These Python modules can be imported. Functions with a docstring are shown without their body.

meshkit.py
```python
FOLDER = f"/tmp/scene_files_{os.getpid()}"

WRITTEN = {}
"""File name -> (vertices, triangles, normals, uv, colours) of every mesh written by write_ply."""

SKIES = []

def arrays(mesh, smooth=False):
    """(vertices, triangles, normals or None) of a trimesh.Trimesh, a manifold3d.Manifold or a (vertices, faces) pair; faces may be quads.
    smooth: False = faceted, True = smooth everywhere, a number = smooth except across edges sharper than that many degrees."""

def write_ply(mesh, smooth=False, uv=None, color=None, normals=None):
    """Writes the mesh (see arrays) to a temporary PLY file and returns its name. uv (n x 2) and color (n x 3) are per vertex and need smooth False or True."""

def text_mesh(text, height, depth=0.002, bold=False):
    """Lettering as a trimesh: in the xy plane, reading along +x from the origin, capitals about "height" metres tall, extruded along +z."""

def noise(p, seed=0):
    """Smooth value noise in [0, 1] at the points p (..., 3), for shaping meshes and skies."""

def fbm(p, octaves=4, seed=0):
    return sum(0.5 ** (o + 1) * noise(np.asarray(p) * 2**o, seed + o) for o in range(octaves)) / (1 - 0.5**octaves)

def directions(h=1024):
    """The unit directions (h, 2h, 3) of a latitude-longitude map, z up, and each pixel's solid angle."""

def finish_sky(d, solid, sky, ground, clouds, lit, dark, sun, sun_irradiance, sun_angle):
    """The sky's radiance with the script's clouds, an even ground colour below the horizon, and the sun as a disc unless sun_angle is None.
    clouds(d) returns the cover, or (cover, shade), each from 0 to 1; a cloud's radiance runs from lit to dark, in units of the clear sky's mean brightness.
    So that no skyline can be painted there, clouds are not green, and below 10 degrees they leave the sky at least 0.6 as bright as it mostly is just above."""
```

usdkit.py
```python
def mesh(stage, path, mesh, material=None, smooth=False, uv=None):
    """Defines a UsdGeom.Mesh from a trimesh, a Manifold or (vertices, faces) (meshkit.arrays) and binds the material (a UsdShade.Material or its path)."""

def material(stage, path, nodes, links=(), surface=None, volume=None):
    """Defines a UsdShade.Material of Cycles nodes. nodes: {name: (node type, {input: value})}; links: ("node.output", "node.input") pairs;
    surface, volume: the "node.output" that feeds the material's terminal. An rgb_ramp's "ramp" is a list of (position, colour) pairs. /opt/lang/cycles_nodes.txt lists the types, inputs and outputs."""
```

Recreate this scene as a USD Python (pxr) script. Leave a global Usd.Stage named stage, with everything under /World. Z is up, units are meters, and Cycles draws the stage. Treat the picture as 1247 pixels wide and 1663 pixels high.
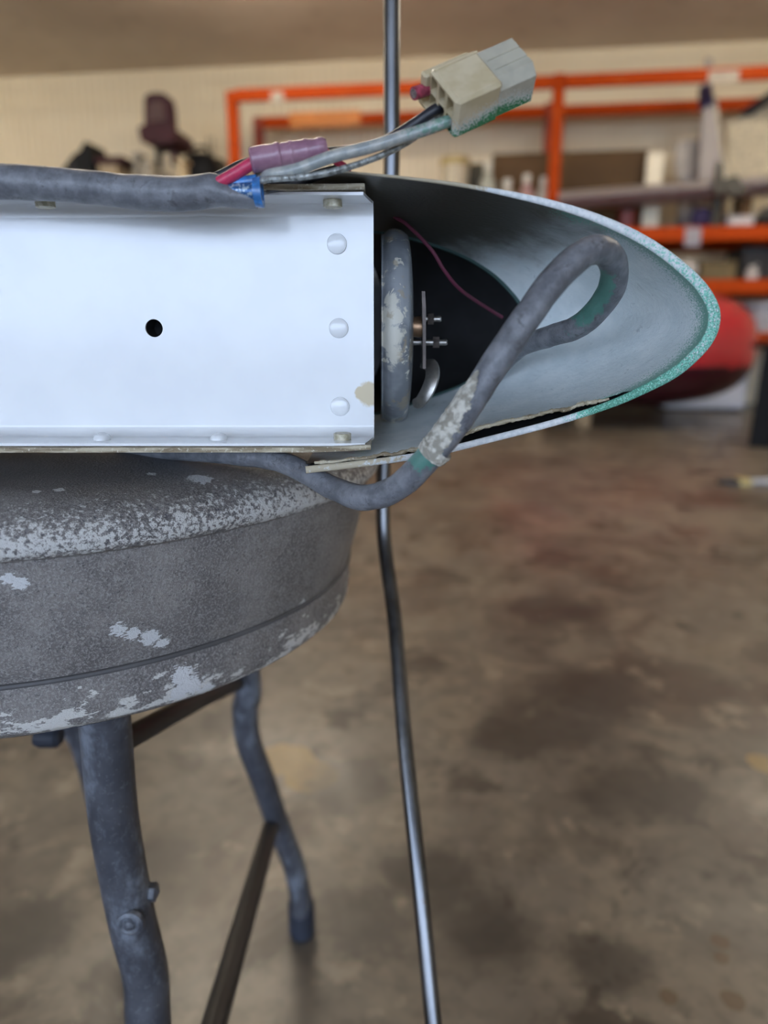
import math, random
import numpy as np, trimesh, manifold3d as m3, usdkit, meshkit
from shapely.geometry import Polygon
from pxr import Usd, UsdGeom, UsdLux, UsdShade, Gf, Sdf, Vt

stage = Usd.Stage.CreateInMemory()
UsdGeom.SetStageUpAxis(stage, 'Z'); UsdGeom.SetStageMetersPerUnit(stage, 1.0)
UsdGeom.Xform.Define(stage, '/World'); UsdGeom.Scope.Define(stage, '/World/Looks')
rng = np.random.default_rng(7); random.seed(7)

# ------------------------------------------------------------------ camera, light, exposure
W, H, F = 1247.0, 1663.0, 1150.0
EYE = np.array([0, 0, 0.66]); PITCH = math.radians(14.2)
cp, sp = math.cos(PITCH), math.sin(PITCH)
FWD, UPV, RGT = np.array([0, cp, -sp]), np.array([0, sp, cp]), np.array([1.0, 0, 0])
cam = UsdGeom.Camera.Define(stage, '/World/camera')
cam.CreateFocalLengthAttr(24.0); cam.CreateHorizontalApertureAttr(24.0 * W / F); cam.CreateVerticalApertureAttr(24.0 * H / F)
cam.CreateClippingRangeAttr(Gf.Vec2f(0.02, 1000)); cam.CreateFStopAttr(5.2); cam.CreateFocusDistanceAttr(0.285)
cam.CreateExposureAttr(0.4)
xf = UsdGeom.Xformable(cam); xf.AddTranslateOp().Set(Gf.Vec3d(*EYE)); xf.AddRotateXOp().Set(90 - math.degrees(PITCH))

FILL_STRENGTH = 62.0                                            # strength of added fill lamps that brighten the back wall and floor
dome = UsdLux.DomeLight.Define(stage, '/World/sky_light')      # open sky outside the hangar door behind the camera
dome.CreateIntensityAttr(1.15); dome.CreateColorAttr(Gf.Vec3f(0.78, 0.95, 1.25))

def ray(px, py): return RGT * (px - W / 2) / F + UPV * (H / 2 - py) / F + FWD
def at(px, py, Y):
    d = ray(px, py); return EYE + d * (Y / d[1])
def floor_at(px, py):
    d = ray(px, py); return EYE - d * EYE[2] / d[2]
TH = math.atan(0.13); E1 = np.array([math.cos(TH), -math.sin(TH), 0]); NW = np.array([-math.sin(TH), -math.cos(TH), 0]); W0 = np.array([0, 7.31, 0])
def bg(px, py, d):                                   # (along the wall, off the wall, height) of a pixel at distance d from the back wall
    r = ray(px, py); t = np.dot(W0 + NW * d - EYE, NW) / np.dot(r, NW); p = EYE + r * t
    return np.array([np.dot(p - W0, E1), d, p[2]])
def wallw(v):                                        # wall frame -> world
    v = np.atleast_2d(v); return W0 + v[:, :1] * E1 + v[:, 1:2] * NW + v[:, 2:3] * np.array([0, 0, 1.0])

def ypx(x, z, d):                                     # pixel row of height z at distance d from the wall
    lo, hi = -400., 1600.
    for _ in range(40):
        m_ = (lo + hi) / 2; lo, hi = (m_, hi) if bg(x, m_, d)[2] > z else (lo, m_)
    return lo

# ------------------------------------------------------------------ materials
class Mat:
    def __init__(s, name): s.name, s.n, s.l, s.k = name, {}, [], 0
    def add(s, kind, inp=None, **links):
        s.k += 1; nm = f'n{s.k}'; s.n[nm] = (kind, dict(inp or {}))
        for k, v in links.items():
            if isinstance(v, str): s.l.append((v, f'{nm}.{k}'))
            else: s.n[nm][1][k] = v
        return nm
    def tc(s):
        if 'tc' not in s.n: s.n['tc'] = ('texture_coordinate', {})
        return 'tc.object'
    def noise(s, scale, detail=3, rough=.55, stretch=None, dist=0):
        v = s.tc()
        if stretch: v = s.add('mapping', {'scale': stretch}, vector=v) + '.vector'
        return s.add('noise_texture', {'scale': scale, 'detail': detail, 'roughness': rough, 'distortion': dist}, vector=v) + '.fac'
    def step(s, src, a, b, lo=0., hi=1.):
        return s.add('map_range', {'range_type': 'smoothstep', 'from_min': a, 'from_max': b, 'to_min': lo, 'to_max': hi, 'clamp': True}, value=src) + '.result'
    def math(s, op, a, b): return s.add('math', {'math_type': op}, value1=a, value2=b) + '.value'
    def mixc(s, fac, a, b, kind='mix'): return s.add('mix', {'mix_type': kind}, fac=fac, color1=a, color2=b) + '.color'
    def attr(s, name): return s.add('attribute', {'attribute': name}) + '.fac'
    def blob(s, pts, src_noise, amp=.5, soft=.05):            # 1 inside ragged spots given as (x, y, z, radius) in object space
        out = None
        for (x, y, z, r) in pts:
            d = s.add('vector_math', {'math_type': 'distance', 'vector2': (x, y, z)}, vector1=s.tc()) + '.value'
            d = s.math('divide', d, r)
            d = s.math('add', d, s.math('multiply', s.math('subtract', src_noise, .5), amp * 4))
            m = s.step(d, 1 + soft, 1 - soft)
            out = m if out is None else s.math('maximum', out, m)
        return out
    def bump(s, h, strength=.3, dist=.001): return s.add('bump', {'strength': strength, 'distance': dist}, height=h) + '.normal'
    def done(s, base, rough=.5, metal=0., normal=None, **extra):
        b = s.add('principled_bsdf', extra, base_color=base, roughness=rough, metallic=metal)
        if normal: s.l.append((normal, f'{b}.normal'))
        return usdkit.material(stage, '/World/Looks/' + s.name, s.n, s.l, surface=b + '.BSDF')

def plain(name, col, rough=.5, metal=0., var=.15, scale=30, **extra):
    m = Mat(name); n = m.noise(scale, 3)
    c = m.mixc(m.step(n, .35, .65), tuple(np.array(col) * (1 - var)), tuple(np.clip(np.array(col) * (1 + var), 0, 1)))
    return m.done(c, rough, metal, **extra)
def srgb(r, g, b):
    c = np.array([r, g, b]) / 255.; return tuple(np.where(c <= .04045, c / 12.92, ((c + .055) / 1.055) ** 2.4))

# ------------------------------------------------------------------ scene helpers
USED, LOC = {}, {}
def path(name, parent=None):
    base = (str(parent.GetPath()) if parent else '/World') + '/' + name
    k = USED.get(base, 0); USED[base] = k + 1
    return base if k == 0 else f'{base}_{k:03d}'
def tag(prim, label=None, cat=None, group=None, kind=None):
    for k, v in (('label', label), ('category', cat), ('group', group), ('kind', kind)):
        if v: prim.SetCustomDataByKey(k, v)
    return prim
def thing(name, label, cat, loc=(0, 0, 0), group=None):
    x = UsdGeom.Xform.Define(stage, path(name)); x.AddTranslateOp().Set(Gf.Vec3d(*map(float, loc)))
    LOC[str(x.GetPath())] = np.array(loc, float); return tag(x.GetPrim(), label, cat, group)
def vf(mesh):
    if hasattr(mesh, 'to_mesh'):
        q = mesh.to_mesh(); return np.array(q.vert_properties[:, :3], float), np.array(q.tri_verts, int)
    if isinstance(mesh, tuple): return np.asarray(mesh[0], float), np.asarray(mesh[1], int)
    return np.array(mesh.vertices), np.array(mesh.faces)
def obj(name, mesh, mat, parent=None, smooth=30, label=None, attrs=None, kind=None):
    v, f = vf(mesh)
    p = parent
    while p and str(p.GetPath()) not in LOC and str(p.GetPath()) != '/World': p = p.GetParent()
    if p and str(p.GetPath()) in LOC: v = v - LOC[str(p.GetPath())]
    if not attrs:
        used, inv = np.unique(f, return_inverse=True); v, f = v[used], inv.reshape(f.shape)
    m = usdkit.mesh(stage, path(name, parent), (v, f), mat, smooth=True if attrs else smooth)
    for k, a in (attrs or {}).items():
        UsdGeom.PrimvarsAPI(m).CreatePrimvar(k, Sdf.ValueTypeNames.FloatArray, 'vertex').Set(Vt.FloatArray.FromNumpy(np.asarray(a, np.float32)))
    return tag(m.GetPrim(), label, kind=kind)
def struct(name, mesh, mat, smooth=False, parent=None):
    return tag(obj(name, mesh, mat, parent, smooth), kind='structure' if parent is None else None)
def single(name, mesh, mat, label, cat, smooth=30, group=None, kind=None):
    return tag(obj(name, mesh, mat, None, smooth), label, cat, group, kind)

def cat(*ms):
    V, Fa, k = [], [], 0
    for m in ms:
        v, f = vf(m)
        if f.shape[1] == 4: f = np.vstack([f[:, [0, 1, 2]], f[:, [0, 2, 3]]])
        V.append(v); Fa.append(f + k); k += len(v)
    return np.vstack(V), np.vstack(Fa)
def cbox(x0, x1, y0, y1, z0, z1, ch=.004):           # chamfered box
    c = np.array([(x0 + x1) / 2, (y0 + y1) / 2, (z0 + z1) / 2]); h = np.array([x1 - x0, y1 - y0, z1 - z0]) / 2; ch = min(ch, h.min() * .45); P = []
    for s in np.ndindex(2, 2, 2):
        s = np.array(s) * 2 - 1
        for k in range(3):
            q = h - ch; q[k] = h[k]; P.append(c + s * q)
    return hull(P)
def hull(P):
    m = trimesh.convex.convex_hull(np.array(P, float)); return np.array(m.vertices), np.array(m.faces)
def spline(P, n, cols=None):                          # Catmull-Rom through the rows of P, n samples
    P = np.asarray(P, float); k = len(P); E = np.vstack([2 * P[0] - P[1], P, 2 * P[-1] - P[-2]])
    u = np.linspace(0, k - 1 - 1e-9, n); i = u.astype(int); t = (u - i)[:, None]
    a, b, c, d = E[i], E[i + 1], E[i + 2], E[i + 3]
    return .5 * (2 * b + (c - a) * t + (2 * a - 5 * b + 4 * c - d) * t ** 2 + (3 * b - a - 3 * c + d) * t ** 3)
def tube(P, r, sides=16, cap=True, squash=None):
    P = np.asarray(P, float); n = len(P); r = np.broadcast_to(r, (n,)); T = np.gradient(P, axis=0); T /= np.linalg.norm(T, axis=1)[:, None] + 1e-12
    a = np.cross(T[0], [0, 0, 1.0]);
    if np.linalg.norm(a) < .1: a = np.cross(T[0], [0, 1.0, 0])
    a /= np.linalg.norm(a); A = []
    for t in T:
        a = a - t * np.dot(a, t); a /= np.linalg.norm(a); A.append(a)
    A = np.array(A); B = np.cross(T, A); g = np.arange(sides) * 2 * np.pi / sides
    V = P[:, None] + r[:, None, None] * (np.cos(g)[None, :, None] * A[:, None] + np.sin(g)[None, :, None] * B[:, None] * (squash or 1))
    V = V.reshape(-1, 3); i, j = np.meshgrid(np.arange(n - 1), np.arange(sides), indexing='ij')
    q = np.stack([i * sides + j, i * sides + (j + 1) % sides, (i + 1) * sides + (j + 1) % sides, (i + 1) * sides + j], -1).reshape(-1, 4)
    f = np.vstack([q[:, [0, 1, 2]], q[:, [0, 2, 3]]])
    if cap:
        V = np.vstack([V, P[0], P[-1]]); k = len(V); j = np.arange(sides); j2 = (j + 1) % sides; o = (n - 1) * sides
        f = np.vstack([f, np.stack([np.full(sides, k - 2), j2, j], 1), np.stack([np.full(sides, k - 1), o + j, o + j2], 1)])
    return V, f
def stube(pts, r, n=80, sides=16, **k):
    """pts rows (x,y,z[,r])"""
    pts = np.asarray(pts, float); S = spline(pts, n)
    return tube(S[:, :3], S[:, 3] if pts.shape[1] > 3 else r, sides, **k)
def lathe(prof, n=64, axis='z', c=(0, 0, 0)):        # prof (r, h) from bottom to top
    prof = np.asarray(prof, float); g = np.arange(n) * 2 * np.pi / n; V = []
    for r, h in prof: V.append(np.stack([r * np.cos(g), r * np.sin(g), np.full(n, h)], 1))
    V = np.vstack(V); m = len(prof); i, j = np.meshgrid(np.arange(m - 1), np.arange(n), indexing='ij')
    q = np.stack([i * n + j, i * n + (j + 1) % n, (i + 1) * n + (j + 1) % n, (i + 1) * n + j], -1).reshape(-1, 4)
    f = np.vstack([q[:, [0, 1, 2]], q[:, [0, 2, 3]]])
    if axis == 'x': V = V[:, [2, 0, 1]]
    if axis == 'y': V = V[:, [1, 2, 0]]
    return V + np.array(c), f
def place_axes(v, o, a, b, c): return np.array(o) + v[:, :1] * a + v[:, 1:2] * b + v[:, 2:3] * c
def unit(v): v = np.asarray(v, float); return v / np.linalg.norm(v)
def grid_faces(n, m, flip=False):
    i, j = np.meshgrid(np.arange(n - 1), np.arange(m - 1), indexing='ij')
    q = np.stack([i * m + j, i * m + j + 1, (i + 1) * m + j + 1, (i + 1) * m + j], -1).reshape(-1, 4)
    if flip: q = q[:, ::-1]
    return np.vstack([q[:, [0, 1, 2]], q[:, [0, 2, 3]]])
def wbox(a0, a1, d0, d1, z0, z1, ch=.006):
    v, f = cbox(a0, a1, d0, d1, z0, z1, ch); return wallw(v), f[:, ::-1]
def fixn(mesh):
    m = trimesh.Trimesh(*vf(mesh), process=False); trimesh.repair.fix_normals(m); return np.array(m.vertices), np.array(m.faces)

# ------------------------------------------------------------------ looks
m = Mat('concrete')
big, mid, fine = m.noise(1.3, 5, .6, dist=.6), m.noise(5.2, 6, .62, dist=.9), m.noise(34, 5, .65)
c = m.mixc(m.step(big, .36, .64), (.120, .104, .084), (.225, .202, .170))
c = m.mixc(m.step(mid, .44, .62), c, (.245, .212, .168))
c = m.mixc(m.math('multiply', m.step(m.noise(6.1, 5, .6, dist=.5), .54, .63), .80), c, (.052, .042, .034))
c = m.mixc(m.math('multiply', m.step(m.noise(2.6, 4, .6, dist=1.), .53, .62), .65), c, (.098, .070, .054))
c = m.mixc(m.math('multiply', m.step(m.noise(11, 5, .65), .56, .66), .6), c, (.40, .35, .27))
c = m.mixc(m.math('multiply', m.step(fine, .45, .70), .45), c, (.07, .060, .050))
c = m.mixc(m.math('multiply', m.blob([*[(*floor_at(x, y)[:2], 0, r) for x, y, r in ((470, 1235, .05), (500, 1255, .045), (1243, 1240, .025))]], mid, .5), .8), c, (.36, .25, .09))
dk = [(*floor_at(x, y)[:2], 0, r) for x, y, r in ((925, 990, .10), (860, 990, .07), (960, 1130, .10), (1030, 1290, .075), (1085, 1300, .06), (900, 1180, .09), (830, 1200, .07), (560, 1270, .06), (360, 1170, .05), (590, 1480, .05), (780, 1520, .05), (985, 1570, .045), (700, 1430, .06), (60, 1500, .05), (230, 1400, .06))]
c = m.mixc(m.math('multiply', m.blob(dk, m.noise(9, 6, .65), .7, .45), .75), c, (.048, .043, .040))
rust = [(*floor_at(x, y)[:2], 0, r) for x, y, r in ((1190, 1625, .012), (1085, 1620, .010), (1170, 1530, .010), (1170, 1555, .009))]
c = m.mixc(m.math('multiply', m.blob(rust, fine, .4), .6), c, (.13, .075, .030))
FLOOR = m.done(c, m.step(m.noise(3, 4), .35, .65, .26, .42), normal=m.bump(fine, .10, .004), specular_ior_level=.55)
m = Mat('cream_sheet_metal'); n = m.noise(1.4, 4)
WALL = m.done(m.mixc(m.step(n, .3, .7), (.74, .63, .44), (.80, .69, .49)), .5)
m = Mat('ceiling_liner'); n = m.noise(.9, 4); n2 = m.noise(6, 4)
c = m.mixc(m.step(n, .35, .7), (.62, .53, .43), (.72, .63, .52))
CEIL = m.done(m.mixc(m.math('multiply', m.step(n2, .58, .72), .3), c, (.34, .27, .21)), .7)
m = Mat('orange_paint'); n = m.noise(9, 4)
ORANGE = m.done(m.mixc(m.math('multiply', m.step(n, .58, .70), .3), (.46, .056, .003), (.58, .14, .03)), .6, specular_ior_level=.1)
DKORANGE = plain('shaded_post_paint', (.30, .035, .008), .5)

# white enamel of the spar, with one tan chip by the end and raw edges
chipc = at(592, 640, .301) - [-.2, .30, .66]
m = Mat('white_enamel'); n = m.noise(420, 3); fine = m.noise(70, 3)
c = m.mixc(m.step(m.noise(25, 3), .35, .65), (.80, .82, .84), (.84, .86, .87))
c = m.mixc(m.blob([(*(chipc + [.0022, 0, 0]), .0052), (*(chipc + [-.0014, 0, .0004]), .0030)], m.noise(500, 3), .12, .15), c, (.62, .52, .34))
ENAMEL = m.done(c, .16, normal=m.bump(m.noise(160, 2, .4), .05, .0006), coat_weight=.3, coat_roughness=.08)
m = Mat('raw_fiberglass'); n = m.noise(900, 4); n2 = m.noise(240, 3, stretch=(.3, 2, 2))
c = m.mixc(m.step(n2, .35, .65), (.22, .17, .10), (.52, .46, .33))
RAWFG = m.done(m.mixc(m.step(n, .55, .7), c, (.62, .58, .46)), .6, normal=m.bump(n, .4, .0006))
m = Mat('bare_zinc'); n = m.noise(300, 3)
PIN = m.done(m.mixc(m.step(n, .4, .6), (.42, .38, .26), (.62, .58, .46)), .45, .2)

# fairing interior: primer white gel coat, green overspray by the rim, brown bare cloth under the top
m = Mat('gel_coat_interior')
rim, bare = m.attr('rim'), m.attr('bare')
sp1, sp2, md = m.noise(1500, 2, .6), m.noise(420, 4, .7), m.noise(60, 4, .6)
c = m.mixc(m.step(md, .35, .65), (.72, .79, .80), (.83, .88, .88))
c = m.mixc(m.math('multiply', m.step(m.noise(160, 4, .7, dist=1.2), .60, .68), .35), c, (.30, .36, .38))
c = m.mixc(m.step(m.math('add', bare, m.math('multiply', m.math('subtract', md, .5), .55)), .28, .85), c, (.095, .088, .072))
g = m.step(m.math('add', rim, m.math('multiply', m.math('subtract', sp1, .5), 1.7)), .42, .72)
c = m.mixc(m.math('multiply', g, .85), c, (.09, .37, .26))
GEL = m.done(c, .38, normal=m.bump(sp2, .35, .0012))
m = Mat('rim_edge')
green, tan = m.attr('green'), m.attr('tan')
s1, s2 = m.noise(1300, 3, .7), m.noise(500, 3, .6)
c = m.mixc(m.step(s2, .4, .6), (.66, .70, .72), (.80, .82, .83))
c = m.mixc(m.step(m.math('add', green, m.math('multiply', m.math('subtract', s1, .5), 2.4)), .45, .75), c, (.22, .60, .48))
c = m.mixc(m.math('multiply', m.step(m.math('add', green, m.math('multiply', m.math('subtract', m.noise(2100, 2), .5), 2.)), .75, .95), .7), c, (.02, .16, .09))
c = m.mixc(m.step(m.math('add', tan, m.math('multiply', m.math('subtract', s2, .5), .9)), .42, .6), c, (.50, .44, .32))
RIM = m.done(c, .5, normal=m.bump(s1, .4, .0006))
OUTER = plain('white_gel_coat', (.78, .79, .80), .2, var=.04, scale=60)
DARKCAV = plain('cavity_shade_black', (.006, .006, .007), .8, var=.4, scale=80)  # near-black colour stands in for the shade inside hollows and gaps

m = Mat('worn_bulkhead_paint'); a, b2 = m.noise(130, 5, .65, dist=.5), m.noise(55, 3)
c = m.mixc(m.step(b2, .4, .6), (.20, .215, .235), (.33, .35, .37))
c = m.mixc(m.step(a, .58, .62), c, (.66, .64, .56))
c = m.mixc(m.blob([(*(at(x, y, .311) - [-.2, .30, .66]), r) for x, y, r in ((634, 485, .0035), (638, 515, .0050), (634, 545, .0055), (640, 575, .0045), (634, 598, .003))], a, .9, .2), c, (.62, .60, .52))
BULK = m.done(m.mixc(m.math('multiply', m.step(m.noise(90, 4), .56, .62), .6), c, (.40, .32, .20)), .45, normal=m.bump(a, .3, .001))
DIMSTEEL = plain('dim_steel', (.12, .10, .09), .5, .6, scale=300)
STEEL = plain('dull_steel', (.42, .40, .37), .35, .9, scale=200)
BRASS = plain('tarnished_brass', (.40, .25, .15), .4, .8, scale=200)

# cable sheath
def sheath(name, green=True):
    m = Mat(name); n, n2 = m.noise(130, 5, .65, (1, 1, 1)), m.noise(240, 5, .7)
    c = m.mixc(m.step(n, .35, .66), (.125, .132, .150), (.225, .235, .26))
    c = m.mixc(m.math('multiply', m.step(m.noise(210, 5, .7, dist=1.), .56, .68), .7), c, (.07, .07, .075))
    if green:
        g = m.step(m.math('add', m.attr('green'), m.math('multiply', m.math('subtract', n2, .5), 2.6)), .45, .8)
        c = m.mixc(m.math('multiply', g, .8), c, (.075, .25, .20))
    return m.done(c, .42, normal=m.bump(n, .35, .0015))
SHEATH, SHEATHG = sheath('grey_cable_sheath', False), sheath('grey_cable_sheath_oversprayed')
m = Mat('peeled_tape'); n = m.noise(330, 4)
TAPE = m.done(m.mixc(m.step(n, .42, .6), (.33, .31, .26), (.62, .60, .53)), .8, normal=m.bump(n, .8, .001))
PINK = plain('pink_insulation', (.56, .045, .115), .35, var=.12, scale=300)
DULLPINK = plain('faded_pink_insulation', (.38, .06, .10), .5, var=.3, scale=500)
m = Mat('translucent_pink_nylon'); n = m.noise(160, 3)
SPLICE = m.done(m.mixc(m.step(n, .35, .65), (.30, .15, .22), (.40, .22, .29)), .32, normal=m.bump(m.noise(500, 3), .25, .0006), coat_weight=.3)
BLUE = plain('blue_plastic', (.045, .20, .52), .3, var=.25, scale=300, coat_weight=.4)
m = Mat('blue_flecked_foil'); n = m.noise(800, 3)
BLUEFLK = m.done(m.mixc(m.step(n, .45, .62), (.03, .11, .28), (.42, .52, .60)), .3, .3)
BLACKINS = plain('black_insulation', (.022, .023, .03), .4, var=.3, scale=300)
m = Mat('clear_grey_insulation'); n = m.noise(300, 4, stretch=(1, 1, 1)); g = m.attr('green')
c = m.mixc(m.step(n, .35, .65), (.30, .33, .33), (.46, .47, .44))
CLEARINS = m.done(m.mixc(m.math('multiply', m.step(m.math('add', g, m.math('multiply', m.math('subtract', m.noise(700, 3), .5), 1.2)), .5, .8), .7), c, (.07, .24, .16)), .3, coat_weight=.3)
STRAND = plain('tinned_strand', (.34, .36, .35), .4, .5, var=.4, scale=600)
CUT = plain('cut_copper_end', (.25, .20, .20), .5, .3, var=.6, scale=2500)

def nylon(name, a, b, speck):
    m = Mat(name); n = m.noise(120, 4); s1 = m.noise(1700, 2, .6); s0 = m.noise(260, 3)
    c = m.mixc(m.step(n, .35, .65), a, b)
    if speck:
        gm = m.attr('green')
        c = m.mixc(m.step(m.math('add', gm, m.math('multiply', m.math('subtract', s1, .5), 1.7)), .35, .72), c, (.64, .68, .66))
        c = m.mixc(m.step(m.math('add', gm, m.math('multiply', m.math('subtract', s1, .5), 2.0)), .72, .90), c, (.015, .20, .075))
    return m.done(c, .33, normal=m.bump(s0, .12, .0008))
NYLON = nylon('aged_nylon', (.56, .46, .28), (.66, .56, .38), True)
NYLONB = nylon('clear_aged_nylon', (.43, .41, .33), (.52, .49, .39), True)

# stool
m = Mat('grey_vinyl'); band, low, top = m.attr('band'), m.attr('low'), m.attr('top')
g1, g2, g3 = m.noise(950, 2, .7), m.noise(420, 5, .8), m.noise(30, 4, .6)
c = m.mixc(m.step(g3, .35, .65), (.150, .139, .136), (.255, .236, .224))
c = m.mixc(m.math('multiply', m.step(g1, .44, .66), .75), c, (.38, .365, .35))
c = m.mixc(m.math('multiply', m.step(m.noise(140, 5, .7), .52, .66), .45), c, (.35, .335, .32))
c = m.mixc(m.math('multiply', m.step(m.noise(600, 3, .7), .58, .68), .6), c, (.05, .05, .06))
c = m.mixc(m.math('multiply', top, .8), c, (.105, .112, .130))
bn = m.step(m.math('add', m.math('add', band, m.math('multiply', m.math('subtract', g3, .5), 1.0)), m.math('multiply', m.math('subtract', g2, .5), 4.6)), .90, 1.12)
c = m.mixc(m.math('multiply', m.math('multiply', m.step(band, .5, .9), m.step(g2, .44, .36)), .8), c, (.055, .06, .085))
c = m.mixc(m.math('multiply', bn, .95), c, (.68, .68, .66))
lw = m.step(m.math('add', low, m.math('multiply', m.math('subtract', m.noise(70, 6, .7, (1, 1, 2.2)), .5), 2.6)), 1.06, 1.14)
c = m.mixc(lw, c, (.66, .65, .62))
STOOL0 = np.array([-.20, .43, 0])
def seat_at(px, py):                                  # where a pixel's ray meets the stool's cushion
    d = ray(px, py)
    for Y in np.linspace(.2, .45, 2000):
        p = EYE + d * (Y / d[1]); r = math.hypot(p[0] + .20, p[1] - .43); h = p[2] - .4985
        if (h < .080 and h > -.004 and r < np.interp(h, [0, .01, .022, .079], [.1755, .1778, .1768, .1905])) or (h >= .080 and h < np.interp(r, [0, .11, .165, .187, .196, .198], [.109, .1065, .102, .0975, .0905, .082]) and r < .198): break
    return p - STOOL0
pts = [(*seat_at(x, y), r) for x, y, r in [(193, 1020, .0032), (215, 1028, .0030), (243, 1034, .0040), (262, 1043, .0030), (295, 1098, .0048), (312, 1112, .0050), (292, 1124, .0045), (335, 1120, .004), (14, 940, .0026), (32, 946, .003), (490, 980, .0025), (96, 797, .0022), (60, 800, .0016), (325, 780, .005), (246, 770, .002)]]
c = m.mixc(m.blob(pts, m.noise(420, 5, .7, (1, 1, 2)), .75), c, (.68, .69, .70))
VINYL = m.done(c, .55, normal=m.bump(m.math('add', g1, g2), .55, .0012))
m = Mat('grey_tube_paint'); a, b2 = m.noise(38, 4, .6), m.noise(350, 4, .7)
c = m.mixc(m.step(a, .35, .65), (.050, .053, .066), (.085, .090, .108))
c = m.mixc(m.math('multiply', m.step(m.noise(30, 5, .7, (1, 1, .5)), .48, .66), .8), c, (.24, .27, .32))
TUBE = m.done(m.mixc(m.math('multiply', m.step(b2, .56, .68), .25), c, (.30, .32, .35)), .45, normal=m.bump(b2, .15, .001))
CAP = plain('dark_rubber', (.028, .034, .052), .6)
DKTUBE = plain('dark_tube_paint', (.022, .022, .026), .5)
m = Mat('drawn_steel'); n = m.noise(25, 4, .6, (1, 1, .2)); n2 = m.noise(300, 3)
c = m.mixc(m.step(n, .35, .65), (.125, .13, .14), (.215, .22, .23))
ROD = m.done(m.mixc(m.step(n2, .68, .74), c, (.14, .10, .08)), m.step(n, .3, .7, .22, .34), .95)

# ------------------------------------------------------------------ the hangar
ZC, AL, AR, DF = 3.09, -8.5, 7.5, 15.0
def quad_slab(a0, a1, d0, d1, z0, z1): return wbox(a0, a1, d0, d1, z0, z1, .0)
struct('floor', cat(wallw([[AL, -.05, 0], [AR, -.05, 0], [AR, DF, 0], [AL, DF, 0]]) @ np.eye(3) if False else (wallw([[AL, -.05, 0], [AR, -.05, 0], [AR, DF, 0], [AL, DF, 0]]), np.array([[2, 1, 0], [3, 2, 0]]))), FLOOR)
struct('ground', cat((wallw([[-60, DF, -.004], [60, DF, -.004], [60, 80, -.004], [-60, 80, -.004]]), np.array([[2, 1, 0], [3, 2, 0]]))), plain('apron_concrete', (.42, .41, .38), .8, scale=.6))
def ribbed(a0, a1, z0, z1, pitch=.072, depth=.011):
    xs = [];
    k = int((a1 - a0) / pitch)
    for i in range(k):
        b = a0 + i * pitch; xs += [(b, 0), (b + .44 * pitch, 0), (b + .56 * pitch, depth), (b + .88 * pitch, depth)]
    xs.append((a0 + k * pitch, 0)); xs = np.array(xs)
    V = np.vstack([np.column_stack([xs, np.full(len(xs), z)]) for z in (z0, z1)])
    return wallw(V), grid_faces(2, len(xs))
struct('wall_back', fixn(ribbed(AL, AR, 0, ZC)), WALL)
struct('wall_left', wbox(AL - .1, AL, 0, DF, 0, ZC, .001), WALL)
struct('wall_right', wbox(AR, AR + .1, 0, DF, 0, ZC, .001), WALL)
struct('ceiling', wbox(AL - .1, AR + .1, -.1, DF, ZC, ZC + .15, .001), CEIL)
t = thing('ceiling_hook', 'small dark eye hook hanging from the brown ceiling', 'hook', wallw(bg(487, 40, 1.0))[0])
p = wallw(bg(487, 47, 1.6))[0]; p[2] = ZC
LOC[str(t.GetPath())] = p; UsdGeom.Xformable(t).GetOrderedXformOps()[0].Set(Gf.Vec3d(*p))
HOOKM = plain('dark_iron', (.10, .08, .06), .6)
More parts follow.
